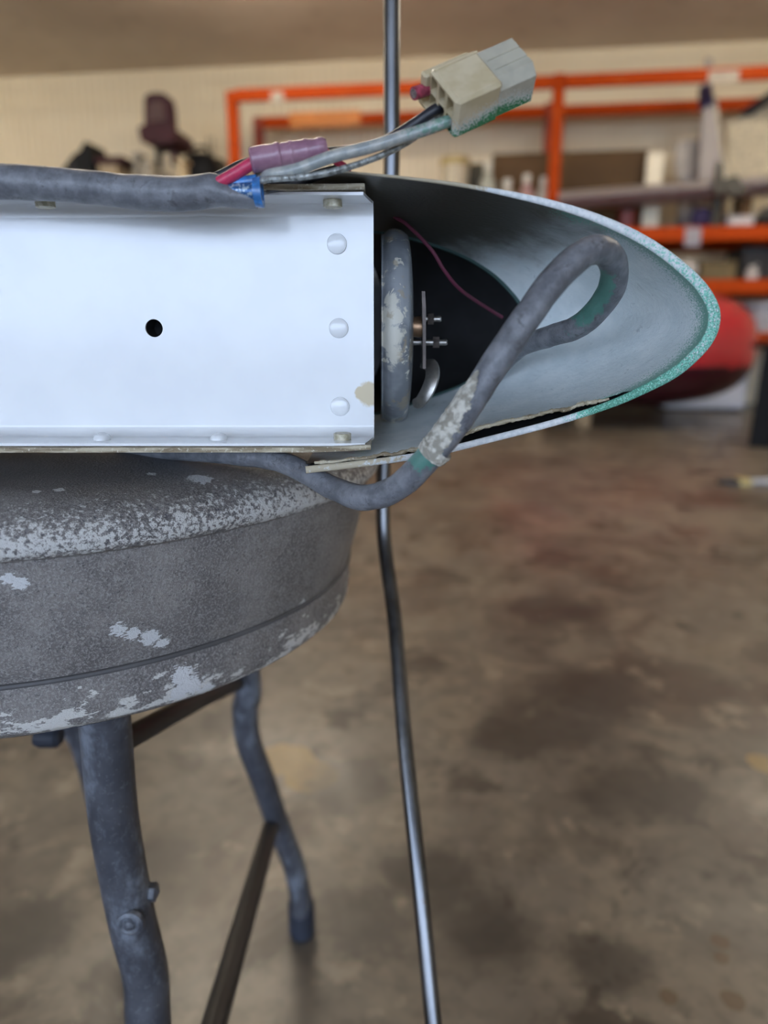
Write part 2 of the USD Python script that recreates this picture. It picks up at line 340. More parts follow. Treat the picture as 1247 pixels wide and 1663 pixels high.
obj('ceiling_plate', lathe([(0, -.012), (.05, -.012), (.055, 0), (0, 0)], 20, c=p), HOOKM, t)
g = np.linspace(.3, 2 * np.pi - .1, 24)
obj('hook', tube(np.stack([p[0] + .035 * np.sin(g), np.full(24, p[1]), p[2] - .047 + .035 * np.cos(g)], 1), .008, 8), HOOKM, t)

def fill_lamp(a, d):                               # added fill lamp, hung out of view to brighten wall and floor
    zl = 2.78; c = wallw([a, d, zl])[0]; t = thing('fill_lamp', 'added white fill strip lamp hung unseen under the hangar ceiling', 'lamp', c, 'added fill lamps along the hangar ceiling')
    obj('housing', wbox(a - .80, a + .80, d - .05, d + .05, zl + .06, zl + .10, .008), LHOUSE, t)
    for k in (-1, 1):
        obj('end_socket', wbox(a + k * .77 - .02, a + k * .77 + .02, d - .03, d + .03, zl - .03, zl + .06, .004), LHOUSE, t)
        obj('hanger', tube(wallw([[a + k * .5, d, zl + .10], [a + k * .5, d, ZC]]), .004, 6), LHOUSE, t)
    obj('tube', tube(wallw([[a - .75, d, zl], [a + .75, d, zl]]), .019, 12), LTUBE, t, smooth=True)
LHOUSE = plain('fill_lamp_housing', (.7, .7, .68), .5)
m = Mat('fill_lamp_tube'); LTUBE = usdkit.material(stage, '/World/Looks/fill_lamp_tube', {'e': ('emission', {'color': (1.0, .89, .72), 'strength': FILL_STRENGTH})}, [], surface='e.emission')
for a in (-4.5, -.5, 3.5):
    for d in (2.5, 4.3): fill_lamp(a, d)

# ------------------------------------------------------------------ pallet racking
FR, RR = 1.05, .28
za = lambda px, py, d: bg(px, py, d)[2]
ax = lambda px, py, d: bg(px, py, d)[0]
a0, a1 = ax(376, 200, FR), ax(905, 200, FR); a2 = a1 + (a1 - a0)
ztop = (za(1000, 118, FR), za(1000, 140, FR))
lv = [ztop[1], za(1247, 390, FR), za(1247, 477, FR), za(1240, 562, FR)]
rack = thing('pallet_rack', 'orange steel pallet rack with three open bays of shelves against the cream wall', 'rack', wallw([a0, .66, 0])[0])
tag(rack, 'orange steel pallet racking with open shelves standing against the cream ribbed wall')
bh = ztop[0] - ztop[1]
STICK = plain('paper_sticker', (.46, .40, .32), .7)
for a in (a0, a1, a2):
    for d in (FR - .05, RR):
        h = ztop[0] + (.02 if a != a0 else 0)
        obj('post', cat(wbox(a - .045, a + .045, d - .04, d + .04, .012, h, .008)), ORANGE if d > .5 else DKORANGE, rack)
        obj('foot_plate', wbox(a - .08, a + .08, d - .07, d + .07, 0, .012, .002), ORANGE, rack)
    for k in range(4):
        z0 = .25 + k * .55; q = wallw([[a, FR - .09, z0], [a, RR + .05, z0 + (.4 if k % 2 else .0)]])
        obj('brace', tube(q, .014, 8), DKORANGE, rack)
for (b0, b1) in ((a0, a1), (a1, a2)):
    for k, z in enumerate(lv):
        hh = bh if k == 0 else .11
        for d in (FR, RR):
            b = obj('beam', cat(wbox(b0 + .045, b1 - .045, d - .025, d + .025, z, z + hh, .008), wbox(b0 + .045, b1 - .045, d - .03, d - .01, z + hh * .3, z + hh * .7, .004)), ORANGE, rack)
        if k: obj('shelf_board', wbox(b0 + .05, b1 - .05, RR + .03, FR - .03, z + hh - .03, z + hh - .005, .004), plain(f'plywood{k}{int(b0*10)%97}', (.20, .13, .075), .7), rack)
for x, y in ((450, 158), (1175, 124)):
    q = bg(x, y, FR + .026); obj('sticker', wbox(q[0] - (.11 if x > 1000 else .05), q[0] + (.11 if x > 1000 else .05), FR + .0255, FR + .027, q[2] - .04, q[2] + .04, .001), STICK, rack)
for x0, y0, x1, y1 in ((470, 183, 585, 203),):                      # lighter orange strip along part of the rear beam
    q0, q1 = bg(x0, y0, RR + .026), bg(x1, y1, RR + .026)
    obj('sticker', wbox(q0[0], q1[0], RR + .0255, RR + .028, q1[2], q0[2], .001), plain('light_orange_strip', (.75, .26, .05), .5), rack, label='lighter yellow-orange strip along the rear top beam')
q = bg(1125, 385, FR + .027); obj('sticker', wbox(q[0] - .06, q[0] + .06, FR + .026, FR + .029, q[2] - .07, q[2] + .07, .001), plain('grey_tag', (.35, .33, .36), .6), rack)

Z2, Z3, Z4 = lv[1] + .11, lv[2] + .11, lv[3] + .11
def wb(x0, y0, x1, y1, d, dep, zb=None, ch=.012):
    """box from pixels: front face at d, going dep towards the wall"""
    p0, p1 = bg(x0, y0, d), bg(x1, y1, d); return wbox(min(p0[0], p1[0]), max(p0[0], p1[0]), d - dep, d, p1[2] if zb is None else zb, p0[2], ch)
def wtube(P, r, n=20, sides=10): return stube(wallw(np.array([bg(*q) for q in P])), r, n, sides)
def wprism(P, d, dep):                               # outline of pixels (x,y) at distance d with thickness dep
    A = np.array([bg(x, y, d) for x, y in P]); pol = Polygon(A[:, [0, 2]]).buffer(0)
    mm = trimesh.creation.extrude_polygon(pol, dep, engine='earcut'); v = np.array(mm.vertices)
    return fixn((wallw(np.column_stack([v[:, 0], d - v[:, 2], v[:, 1]])), np.array(mm.faces)))
def wblob(x, y, d, rx, ry, rz, zb=None, e=.8):       # rounded lump, radii in metres
    c = bg(x, y, d); s = trimesh.creation.icosphere(3).vertices; f = trimesh.creation.icosphere(3).faces
    s = np.sign(s) * np.abs(s) ** e; v = s * [rx, ry, rz]; v[:, 2] += (c[2] if zb is None else zb + rz); return wallw(v + [c[0], d, 0]), np.array(f)

CARD = plain('brown_cardboard', (.11, .058, .020), .8, scale=3)
t = thing('cardboard_box', 'wide brown cardboard box on the shelf under the top rack beams', 'box', wallw([ax(960, 300, .75), .5, Z2])[0])
p0, p1 = bg(902, 247, .70), bg(1049, 310, .70); a_l = ax(800, 260, .70)
obj('carton', wbox(a_l, p1[0], .32, .70, Z2, p0[2] - .01, .008), CARD, t)
obj('flap', wbox(a_l, (a_l + p1[0]) / 2 - .004, .32, .70, p0[2] - .012, p0[2], .003), CARD, t)
obj('flap', wbox((a_l + p1[0]) / 2 + .004, p1[0], .32, .70, p0[2] - .012, p0[2], .003), CARD, t)
LITWALL = plain('lit_wall_cream', (.90, .80, .60), .4, var=.04)  # pale colour carries the brightness of a lit strip of wall
t = thing('lit_wall_strip', 'pale upright strip standing in for lit wall beside the brown cardboard box', 'board', wallw([ax(1060, 300, .78), .75, Z2])[0])
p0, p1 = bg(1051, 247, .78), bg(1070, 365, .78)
obj('panel', wbox(p0[0], p1[0], .72, .78, Z2, p0[2], .015), LITWALL, t)
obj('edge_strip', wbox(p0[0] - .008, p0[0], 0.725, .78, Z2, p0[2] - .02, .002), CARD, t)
GREYW = plain('grey_gel_coat', (.31, .275, .26), .4, var=.06, scale=2)
def aero(P0, P1, c0, c1, th, d0, d1):                # tapered aerofoil plank between two wall-frame points
    g = np.linspace(0, 2 * np.pi, 28, endpoint=False); V = []
    for s in np.linspace(0, 1, 6):
        P = P0 + (P1 - P0) * s; ch = c0 + (c1 - c0) * s
        V.append(np.stack([np.full(28, P[0]), P[1] + ch / 2 * np.cos(g), P[2] + th / 2 * np.sin(g) * (1 - .35 * np.cos(g))], 1))
    V = np.vstack(V); i, j = np.meshgrid(np.arange(5), np.arange(28), indexing='ij')
    q = np.stack([i * 28 + j, i * 28 + (j + 1) % 28, (i + 1) * 28 + (j + 1) % 28, (i + 1) * 28 + j], -1).reshape(-1, 4)
    k = len(V); V = np.vstack([V, P0, P1]); j = np.arange(28); f = np.vstack([q[:, [0, 1, 2]], q[:, [0, 2, 3]], np.stack([np.full(28, k), (j + 1) % 28, j], 1), np.stack([np.full(28, k + 1), 140 + j, 140 + (j + 1) % 28], 1)])
    return fixn((wallw(V), f))
t = thing('aircraft_wing', 'long pale grey aircraft wing lying across the shelf in front of the cardboard box', 'wing', wallw([ax(1100, 310, 1.0), .95, Z2])[0])
A, B = bg(905, 326, 1.0), bg(1300, 296, 1.0)
obj('wing_panel', aero(A, B, .34, .36, .14, 0, 0), GREYW, t); WINGT = t
for s in (.12, .8): q = A + (B - A) * s; obj('cradle', wbox(q[0] - .04, q[0] + .04, .75, .98, Z2, q[2] - .05, .006), CARD, t)
LILAC = plain('lilac_grey_gel_coat', (.30, .255, .24), .4, var=.06, scale=2)
t = thing('tail_fin', 'tall tapered grey tail fin with a purple cap rising past the top beam', 'fin', wallw([ax(1155, 300, .66), .66, Z2])[0])
obj('fin_skin', wprism([(1143, 166), (1158, 152), (1162, 190), (1178, 292), (1180, 330), (1132, 330), (1138, 230)], .69, .07), LILAC, t)
obj('leading_edge', wprism([(1158, 152), (1165, 166), (1172, 230), (1184, 300), (1178, 300), (1164, 200)], .70, .09), plain('cream_edge', (.60, .52, .38), .5), t)
PURP = plain('purple_cloth', (.05, .035, .10), .8)
obj('cap', wprism([(1140, 138), (1156, 136), (1158, 168), (1141, 176)], .705, .10), PURP, t)
obj('mast', wprism([(1148, 93), (1157, 95), (1156, 140), (1149, 140)], .68, .04), LILAC, t)
obj('foot', wbox(bg(1140, 340, .66)[0], bg(1178, 340, .66)[0], .55, .75, Z2, Z2 + .06, .01), PURP, t)
t = thing('leaning_board', 'small rounded pale panel leaning on the wall left of the tail fin', 'board', wallw([ax(1115, 300, .5), .5, Z2])[0])
obj('panel', wprism([(1098, 234), (1108, 228), (1140, 228), (1144, 290), (1130, 294), (1100, 291), (1096, 270)], .52, .03), plain('pale_panel', (.42, .37, .32), .5), t)
obj('stand', wbox(bg(1105, 300, .5)[0], bg(1135, 300, .5)[0], .44, .56, Z2, za(1115, 288, .5), .008), GREYW, t)
t = thing('leaning_sheet', 'large tan sheet with a slanted black top edge at the right of the shelf', 'sheet', wallw([ax(1240, 300, .45), .45, Z2])[0])
obj('sheet', wprism([(1180, 196), (1208, 188), (1222, 184), (1300, 130), (1330, 130), (1330, 372), (1180, 372)], .47, .02), plain('tan_sheet', (.56, .48, .33), .6), t)
obj('black_edge', wprism([(1200, 183), (1212, 188), (1222, 186), (1300, 132), (1300, 112), (1245, 152)], .50, .06), plain('black_rubber_edge', (.012, .011, .012), .6), t)
t = WINGT
DKOL = plain('dark_olive_metal', (.06, .055, .04), .6)
obj('dark_clamp', wprism([(1160, 300), (1166, 262), (1174, 262), (1176, 312), (1162, 316)], 1.215, .05), DKOL, t)  # dark clamp on the wing, built as one of its parts
obj('dark_clamp', wprism([(1176, 290), (1196, 284), (1215, 312), (1186, 318), (1176, 306)], 1.215, .05), DKOL, t)
obj('clamp_foot', wbox(ax(1158, 320, 1.0), ax(1172, 320, 1.0), .99, 1.02, Z2, za(1165, 314, 1.0), .006), DKOL, t)
single('purple_bag', wblob(1140, 350, .92, .085, .06, .080, Z2), PURP, 'dark purple cloth bag on the middle shelf under the tail fin', 'bag')
t = thing('white_tray', 'shallow white tray on the middle shelf right of the purple bag', 'tray', wallw([ax(1203, 360, 1.0), .95, Z2])[0])
q0, q1 = bg(1182, 358, 1.0), bg(1226, 358, 1.0); WHT = plain('white_plastic', (.62, .58, .56), .4)
obj('tray', wbox(q0[0], q1[0], .78, 1.0, Z2, Z2 + .07, .02), WHT, t); obj('lip', wbox(q0[0] - .012, q1[0] + .012, .77, 1.012, Z2 + .065, Z2 + .08, .004), WHT, t)
t = thing('black_case', 'low black tool case at the right end of the middle shelf', 'case', wallw([ax(1250, 350, 1.0), .9, Z2])[0])
BLK = plain('black_plastic', (.007, .007, .008), .6, specular_ior_level=.2)
obj('body', wb(1232, 352, 1290, 366, 1.0, .25, Z2), BLK, t); obj('handle', wtube([(1250, 352, .9), (1252, 346, .9), (1270, 346, .9), (1272, 352, .9)], .008), BLK, t)
for i, (x, y, col, lab) in enumerate([(1214, 335, (.42, .38, .33), 'crumpled pale rag beside the wing clamp on the middle shelf'), (1252, 322, (.30, .27, .22), 'crumpled tan rag beneath the wing at the right of the shelf')]):
    single('rag', wblob(x, y, .62, .085, .10, .07 + .03 * i, Z2 + 0), plain(f'rag_cloth{i}', col, .9, scale=12), lab, 'rag')
t = thing('red_canister', 'dark red canister on the middle shelf under the wing', 'canister', wallw([ax(1018, 340, .93), .93, Z2])[0])
c0 = wallw([ax(1018, 340, .93), .93, 0])[0]; DKRED = plain('dark_red_paint', (.11, .008, .010), .4)
hz = za(1018, 336, .93) - Z2
obj('body', lathe([(0, Z2), (.07, Z2), (.075, Z2 + .01), (.075, Z2 + hz * .8), (.03, Z2 + hz * .92), (0, Z2 + hz * .92)], 24, c=[c0[0], c0[1], 0]), DKRED, t)
obj('cap', lathe([(0, Z2 + hz * .9), (.028, Z2 + hz * .9), (.028, Z2 + hz), (0, Z2 + hz)], 16, c=[c0[0], c0[1], 0]), BLK, t)
def bottle(x, ytop, d, r, col, lab, zb, lidc=(.7, .68, .6), nm='bottle', grp=None):
    a = ax(x, ytop, d); zt = za(x, ytop, d); c0 = wallw([a, d, 0])[0]; h = zt - zb
    t = thing(nm, lab, nm, [c0[0], c0[1], zb], grp); k = [c0[0], c0[1], 0]
    i = USED['/World/' + nm]
    obj('body', lathe([(0, zb), (r * .94, zb), (r, zb + .01), (r, zb + h * .66), (r * .55, zb + h * .8), (r * .42, zb + h * .86), (0, zb + h * .86)], 24, c=k), plain(f'{nm}_body{i}', col, .35), t)
    obj('cap', lathe([(0, zb + h * .85), (r * .5, zb + h * .85), (r * .5, zb + h), (0, zb + h)], 18, c=k), plain(f'{nm}_cap{i}', lidc, .4), t)
bottle(793, 262, .92, .068, (.42, .42, .34), 'pale green-white bottle at the left end of the crowded shelf', Z2, (.62, .60, .5))
bottle(824, 292, .93, .07, (.50, .44, .36), 'short cream bottle right of the pale green-white bottle', Z2)
bottle(856, 284, .93, .062, (.44, .26, .24), 'pinkish bottle with pale cap left of the orange post', Z2)
bottle(883, 288, .88, .052, (.58, .54, .46), 'off-white bottle right beside the orange post', Z2)
t = thing('dark_crate', 'dark olive crate behind the row of bottles on the crowded shelf', 'crate', wallw([ax(775, 290, .7), .6, Z2])[0])
OLV = plain('dark_olive_plastic', (.085, .075, .045), .6)
p0, p1 = bg(757, 266, .72), bg(790, 300, .72)
obj('body', wbox(p0[0], p1[0], .42, .72, Z2, p0[2] - .03, .01), OLV, t); obj('rim', wbox(p0[0] - .012, p1[0] + .012, .41, .732, p0[2] - .035, p0[2], .006), OLV, t)
t = thing('cream_tub', 'cream tub with tan lid left of the dark olive crate', 'tub', wallw([ax(745, 290, .7), .6, Z2])[0])
c0 = wallw([ax(738, 280, .98), .92, 0])[0]; hz = za(738, 255, .98) - Z2
obj('body', lathe([(0, Z2), (.10, Z2), (.115, Z2 + hz * .9), (0, Z2 + hz * .9)], 28, c=[c0[0], c0[1], 0]), plain('cream_tub', (.52, .45, .32), .5), t)
obj('lid', lathe([(0, Z2 + hz * .9), (.122, Z2 + hz * .9), (.122, Z2 + hz), (0, Z2 + hz)], 28, c=[c0[0], c0[1], 0]), plain('tan_lid', (.45, .33, .12), .5), t)
# lower shelf
single('white_rag', wblob(1112, 415, .9, .11, .10, .085, Z3), plain('white_cloth', (.52, .48, .43), .9, scale=10), 'bundle of whitish rags on the lower shelf above the red pod', 'rag')
t = thing('olive_box', 'low olive brown carton on the lower shelf right of the whitish rags', 'box', wallw([ax(1170, 440, .9), .9, Z3])[0])
OLB = plain('olive_carton', (.16, .12, .055), .8)
obj('body', wb(1140, 430, 1195, 455, .95, .3, Z3), OLB, t); obj('lid', wb(1138, 424, 1197, 431, .96, .32), OLB, t)
t = thing('dark_cabinet', 'dark brown parts cabinet at the right of the lower shelf', 'cabinet', wallw([ax(1240, 440, .9), .9, Z3])[0])
DKB = plain('dark_brown_metal', (.022, .016, .013), .5)
obj('body', wb(1206, 400, 1290, 455, .86, .4, Z3), DKB, t)
for k in range(2):
    p0 = bg(1212 + 38 * k, 408, .865); dr = obj('drawer', wbox(p0[0], p0[0] + .17, .86, .872, Z3 + .03, p0[2], .004), DKB, t); obj('knob', lathe([(0, 0), (.012, 0), (.014, .015), (0, .02)], 12, 'y', wallw([p0[0] + .085, .872, Z3 + .12])[0] - [0, .02, 0]), STEEL, dr)
bottle(1222, 432, .95, .05, (.5, .45, .42), 'small pale bottle in front of the dark parts cabinet', Z3)
t = thing('grey_bucket', 'pale grey bucket on the lowest shelf right of the red pod', 'bucket', wallw([ax(1232, 530, .9), .9, Z4])[0])
c0 = wallw([ax(1236, 520, .85), .85, 0])[0]; hz = za(1236, 492, .85) - Z4; GRB = plain('pale_grey_plastic', (.40, .40, .43), .5)
obj('body', lathe([(0, Z4), (.13, Z4), (.155, Z4 + hz), (.145, Z4 + hz), (.12, Z4 + .02), (0, Z4 + .02)], 32, c=[c0[0], c0[1], 0]), GRB, t)
obj('rim', lathe([(.15, Z4 + hz - .03), (.165, Z4 + hz - .03), (.165, Z4 + hz), (.15, Z4 + hz), (.15, Z4 + hz - .03)], 32, c=[c0[0], c0[1], 0]), GRB, t)
t = thing('white_cabinet', 'white metal cabinet on the floor behind the red pod', 'cabinet', wallw([ax(1170, 640, .6), .5, 0])[0])
p0, p1 = bg(1085, 574, .85), bg(1212, 640, .85)
WC = plain('white_cabinet_paint', (.58, .60, .66), .4, var=.05)
obj('body', wbox(p0[0], p1[0], .35, .85, .03, p0[2], .012), WC, t); obj('plinth', wbox(p0[0] + .03, p1[0] - .03, .38, .82, 0, .03, .003), DKB, t)
for k in range(2):
    w_ = (p1[0] - p0[0]) / 2; dr = obj('door', wbox(p0[0] + k * w_ + .01, p0[0] + (k + 1) * w_ - .01, .85, .865, .05, p0[2] - .02, .005), WC, t)
    obj('handle', wbox(p0[0] + w_ + (-.05 if k == 0 else .03), p0[0] + w_ + (-.03 if k == 0 else .05), .865, .88, p0[2] - .2, p0[2] - .08, .003), STEEL, dr)

# ------------------------------------------------------------------ goods on the platform at the left
zp = za(200, 305, 1.2); pl = thing('storage_platform', 'plain timber storage platform standing against the wall left of the orange rack', 'platform', wallw([ax(150, 400, .7), .7, 0])[0])
TIMB = plain('rough_timber', (.33, .24, .14), .8, scale=6)
pa0, pa1 = ax(-120, 300, .7), ax(362, 300, .7)
for k in range(6): obj('deck_plank', wbox(pa0, pa1, .15 + k * .2, .34 + k * .2, zp - .03, zp, .004), TIMB, pl)
for a in (pa0 + .1, (pa0 + pa1) / 2, pa1 - .1):
    for d in (.22, 1.25): obj('leg', wbox(a - .045, a + .045, d - .045, d + .045, 0, zp - .03, .004), TIMB, pl)
MAR = plain('maroon_upholstery', (.042, .006, .011), .7, scale=8); MARG = plain('worn_maroon_upholstery', (.10, .055, .05), .7, scale=8)
t = thing('office_chair', 'maroon upholstered office chair perched high on the storage platform', 'chair', wallw([ax(255, 290, .8), .8, zp])[0])
D = .8
obj('backrest', wprism([(234, 158), (240, 152), (252, 150), (266, 151), (275, 158), (279, 175), (281, 206), (280, 226), (240, 226), (234, 206)], D, .09), MAR, t)
obj('back_pad', wprism([(242, 166), (264, 164), (268, 196), (240, 198)], D + .02, .04), MARG, t)
obj('seat', wprism([(224, 206), (236, 202), (282, 208), (284, 228), (262, 234), (228, 228)], D + .28, .40), MAR, t)
obj('column', wtube([(258, 232, D + .1), (258, 275, D + .1)], .03), BLK, t)
obj('arm', wtube([(276, 226, D + .1), (280, 240, D + .1), (284, 258, D + .1), (282, 268, D + .1)], .03), MAR, t)
cc = bg(258, 275, D + .1)
for k in range(5):
    g = k * 2 * np.pi / 5 + .3; e = [cc[0] + .24 * math.cos(g), D + .1 + .17 * math.sin(g), zp + .06]
    leg = obj('leg', tube(wallw([[cc[0], D + .1, zp + .16], e]), .022, 10), STEEL, t)
    obj('caster', lathe([(0, -.015), (.03, -.015), (.03, .015), (0, .015)], 14, 'x', wallw([e[0], e[1], zp + .03])[0]), BLK, leg)
t = thing('black_tarp_bundle', 'black pointed tarp bundle at the left of the platform clutter', 'bundle', wallw([ax(130, 280, .9), .9, zp])[0])
obj('bundle', wprism([(88, ypx(88, zp, .95)), (100, 276), (118, 252), (130, 244), (136, 231), (141, 230), (147, 246), (150, 262), (152, ypx(152, zp, .95))], .95, .3), BLK, t)
obj('strap', wprism([(112, 262), (118, 258), (124, 290), (118, 290)], .96, .33), plain('dark_webbing', (.03, .03, .035), .8), t)
t = thing('maroon_cushion', 'flat maroon cushion lying right of the black tarp bundle', 'cushion', wallw([ax(178, 280, .9), .9, zp])[0])
obj('cushion', wb(152, 254, 200, 263, .95, .35, za(178, 265, .95), .03), MAR, t)
obj('support', wb(158, 264, 192, 300, .92, .3, zp, .01), plain('pale_timber', (.42, .32, .20), .8), t)
for i, (x0, y0, x1, col, lab) in enumerate([(214, 248, 226, (.30, .27, .22), 'grey upright box under the seat of the maroon chair'), (230, 262, 242, (.45, .41, .33), 'pale narrow box left of the chair column'), (286, 258, 299, (.55, .44, .27), 'cream upright box right of the chair base')]):
    t = thing('small_box', lab, 'box', wallw([ax(x0, 280, 1.1), 1.1, zp])[0])
    q = plain(f'small_box{i}', col, .7); obj('body', wb(x0, y0 + 3, x1, 300, 1.25, .12, zp), q, t); obj('lid', wb(x0 - 1, y0, x1 + 1, y0 + 4, 1.26, .14), q, t)
t = thing('black_bag', 'rounded black bag right of the maroon chair by the orange rack', 'bag', wallw([ax(328, 280, .9), .9, zp])[0])
hz = (za(328, 246, .55) - zp) / 2
obj('body', wblob(328, 280, .50, .17, .17, hz, zp, .75), BLK, t)
obj('handle', wtube([(312, 250, .55), (318, 240, .55), (334, 240, .55), (340, 250, .55)], .014), BLK, t)
t = thing('grey_machine', 'low dark machine with thin rods beside the black bag', 'machine', wallw([ax(350, 280, .9), .9, zp])[0])
obj('body', wb(338, 256, 360, 300, .3, .2, zp), DKOL, t)
for x in (337, 345): obj('rod', wtube([(x, 258, .2), (x + 1, 222, .2)], .006), DKOL, t)

# ------------------------------------------------------------------ red pod, black bin, brush on the floor
RY = 5.35
m = Mat('glossy_red'); RED = m.done(m.mixc(m.step(m.noise(2, 3), .4, .6), (.50, .030, .036), (.56, .036, .042)), .16, coat_weight=.6, coat_roughness=.05)
cR = at(1000, 562, RY); rx = at(1216, 562, RY)[0] - cR[0]; rz = (at(1000, 466, RY)[2] - at(1000, 657, RY)[2]) / 2
cR[2] = (at(1000, 466, RY)[2] + at(1000, 657, RY)[2]) / 2
t = thing('red_pod', 'large glossy red rounded pod standing before the rack beyond the green rim', 'pod', [cR[0], cR[1], 0])
s = trimesh.creation.icosphere(4); v = np.array(s.vertices)
up = v[:, 2] > 0
v = np.sign(v) * np.abs(v) ** np.array([.62, .95, .78])
w = v * [rx, .55, rz]; w[:, 1] -= 0
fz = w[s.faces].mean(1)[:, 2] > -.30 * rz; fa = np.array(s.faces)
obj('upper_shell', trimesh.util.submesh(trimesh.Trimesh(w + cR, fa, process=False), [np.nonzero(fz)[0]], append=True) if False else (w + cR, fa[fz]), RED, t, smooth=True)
obj('shaded_lower_shell', (w + cR, fa[~fz]), plain('maroon_shade_gloss', (.055, .006, .012), .25), t, smooth=True, label='underside coloured dark maroon for its shade')  # unlit look of the lower half put into a darker maroon
g = np.linspace(0, 2 * np.pi, 97)[:-1]
ring = np.stack([np.sign(np.cos(g)) * np.abs(np.cos(g)) ** .62 * (rx + .004), np.sign(np.sin(g)) * np.abs(np.sin(g)) ** .95 * .555, -.30 * rz + 0 * g], 1); ring[:, :2] *= .955
ring = np.vstack([ring, ring[:1]])
obj('seam', tube(ring + cR, .012, 8, cap=False), plain('dark_seam', (.03, .006, .010), .6), t)
for dx in (-.62, .0 - .28): obj('cradle', cbox(cR[0] + dx - .05, cR[0] + dx + .05, RY - .3, RY + .3, 0, cR[2] - rz * .8, .01), TIMB, t)
t = thing('black_bin', 'black plastic bin standing on the floor at the right edge', 'bin', at(1250, 722, 4.2))
P = lambda x, y, Y: at(x, y, Y)
b0, b1, b2, b3 = P(1240, 566, 4.2), P(1300, 566, 4.2), P(1214, 722, 4.2), P(1320, 722, 4.2)
obj('body', hull([(b0[0], 4.2, b0[2]), (b1[0], 4.2, b0[2]), (b1[0], 4.45, b0[2]), (b0[0] + .14, 4.45, b0[2]), (b2[0], 4.19, 0), (b3[0], 4.15, 0), (b3[0], 4.5, 0), (b2[0] + .16, 4.5, 0)]), BLK, t)
obj('lid', cbox(b0[0] + .05, b1[0] + .02, 4.19, 4.46, b0[2], b0[2] + .03, .008), BLK, t)
obj('handle', stube([(b0[0] + .05, 4.3, b0[2] + .03), (b0[0] + .06, 4.3, b0[2] + .06), (b1[0] - .06, 4.3, b0[2] + .06), (b1[0] - .05, 4.3, b0[2] + .03)], .008, 20, 8), BLK, t)
BY = EYE[2] / math.tan(PITCH - math.atan((H / 2 - 786) / F)); br = thing('paint_brush', 'paint brush with yellow bristles lying on the stained floor near the black bin', 'brush', at(1205, 786, BY))
q = [at(x, 786, BY) for x in (1166, 1196, 1216, 1240, 1330)]
zz = lambda p, z: np.array([p[0], p[1], z])
obj('ferrule', hull([zz(q[0], 0.002) + [0, -.02, 0], zz(q[0], 0.016) + [0, -.02, 0], zz(q[0], .002) + [0, .02, 0], zz(q[0], .016) + [0, .02, 0], zz(q[1], .0) + [0, -.03, 0], zz(q[1], .024) + [0, -.03, 0], zz(q[1], .0) + [0, .03, 0], zz(q[1], .024) + [0, .03, 0]]), plain('dark_paint_clot', (.06, .055, .055), .7), br)
obj('bristles', hull([zz(q[1], .0) + [0, -.032, 0], zz(q[1], .027) + [0, -.03, 0], zz(q[1], .0) + [0, .032, 0], zz(q[1], .027) + [0, .03, 0], zz(q[2], .0) + [0, -.03, 0], zz(q[2], .024) + [0, -.028, 0], zz(q[2], .0) + [0, .03, 0], zz(q[2], .024) + [0, .028, 0]]), plain('yellow_bristle', (.62, .50, .22), .8, scale=200), br)
obj('handle', stube([(*zz(q[2], .012), .012), (*zz(q[3], .013), .013), (*zz((q[3] + q[4]) / 2, .011), .010), (*zz(q[4], .011), .011)], None, 24, 12), plain('pale_handle', (.55, .55, .56), .3), br)

# ------------------------------------------------------------------ stool
sx, sy = STOOL0[:2]
ZB = .66 - .1615
st = thing('padded_stool', 'round grey padded stool flecked with white paint under the white wing', 'stool', [sx, sy, 0])
prof = [(0, ZB - .004, 0, 0, 0), (.160, ZB - .004, 0, 0, 0), (.172, ZB - .003, 0, .9, 0), (.1755, ZB, 0, 1.15, 0), (.177, ZB + .004, 0, 1.05, 0), (.1778, ZB + .010, 0, .95, 0), (.1775, ZB + .017, 0, .8, 0), (.1768, ZB + .022, .15, .55, 0), (.1776, ZB + .025, 0.15, .3, 0), (.1790, ZB + .029, 0, .1, 0), (.182, ZB + .040, 0, 0, 0), (.1850, ZB + .052, 0, 0, 0), (.188, ZB + .065, 0, 0, 0),
        (.190, ZB + .0765, .1, 0, 0), (.1905, ZB + .0790, .0, 0, 0), (.1945, ZB + .0805, .85, 0, 0), (.1965, ZB + .0830, 1.1, 0, 0), (.1972, ZB + .0865, 1.1, 0, 0), (.1960, ZB + .0905, .95, 0, 0), (.1925, ZB + .0945, .78, 0, 0), (.187, ZB + .0975, .60, 0, .0), (.178, ZB + .1000, .35, 0, .15), (.165, ZB + .102, .1, 0, .7), (.145, ZB + .104, 0, 0, 1), (.11, ZB + .1065, 0, 0, 1), (.06, ZB + .108, 0, 0, 1), (.0, ZB + .109, 0, 0, 1)]
pr = np.array(prof); n = 220; u = np.linspace(0, len(pr) - 1, (len(pr) - 1) * 3 + 1); pr = np.stack([np.interp(u, np.arange(len(pr)), pr[:, k]) for k in range(5)], 1)
V, Fc = lathe(pr[:, :2], n, c=(sx, sy, 0))
V = V + (meshkit.fbm(V * 22, 3, 4)[:, None] - .5) * .003 * np.array([1, 1, .5])
split = lambda k: np.repeat(pr[:, k], n)
obj('cushion', (V, Fc), VINYL, st, attrs={'band': split(2), 'low': split(3), 'top': split(4)})
g = np.linspace(0, 2 * np.pi, 161)
obj('piping', tube(np.stack([sx + .1775 * np.cos(g), sy + .1775 * np.sin(g), np.full(161, ZB + .0232)], 1), .0013, 8, cap=False), plain('dark_piping', (.105, .104, .108), .6), st)
obj('seat_board', lathe([(0, ZB - .014), (.150, ZB - .014), (.155, ZB - .012), (.155, ZB - .003), (0, ZB - .003)], 80, c=(sx, sy, 0)), CAP, st)
legr = .0122
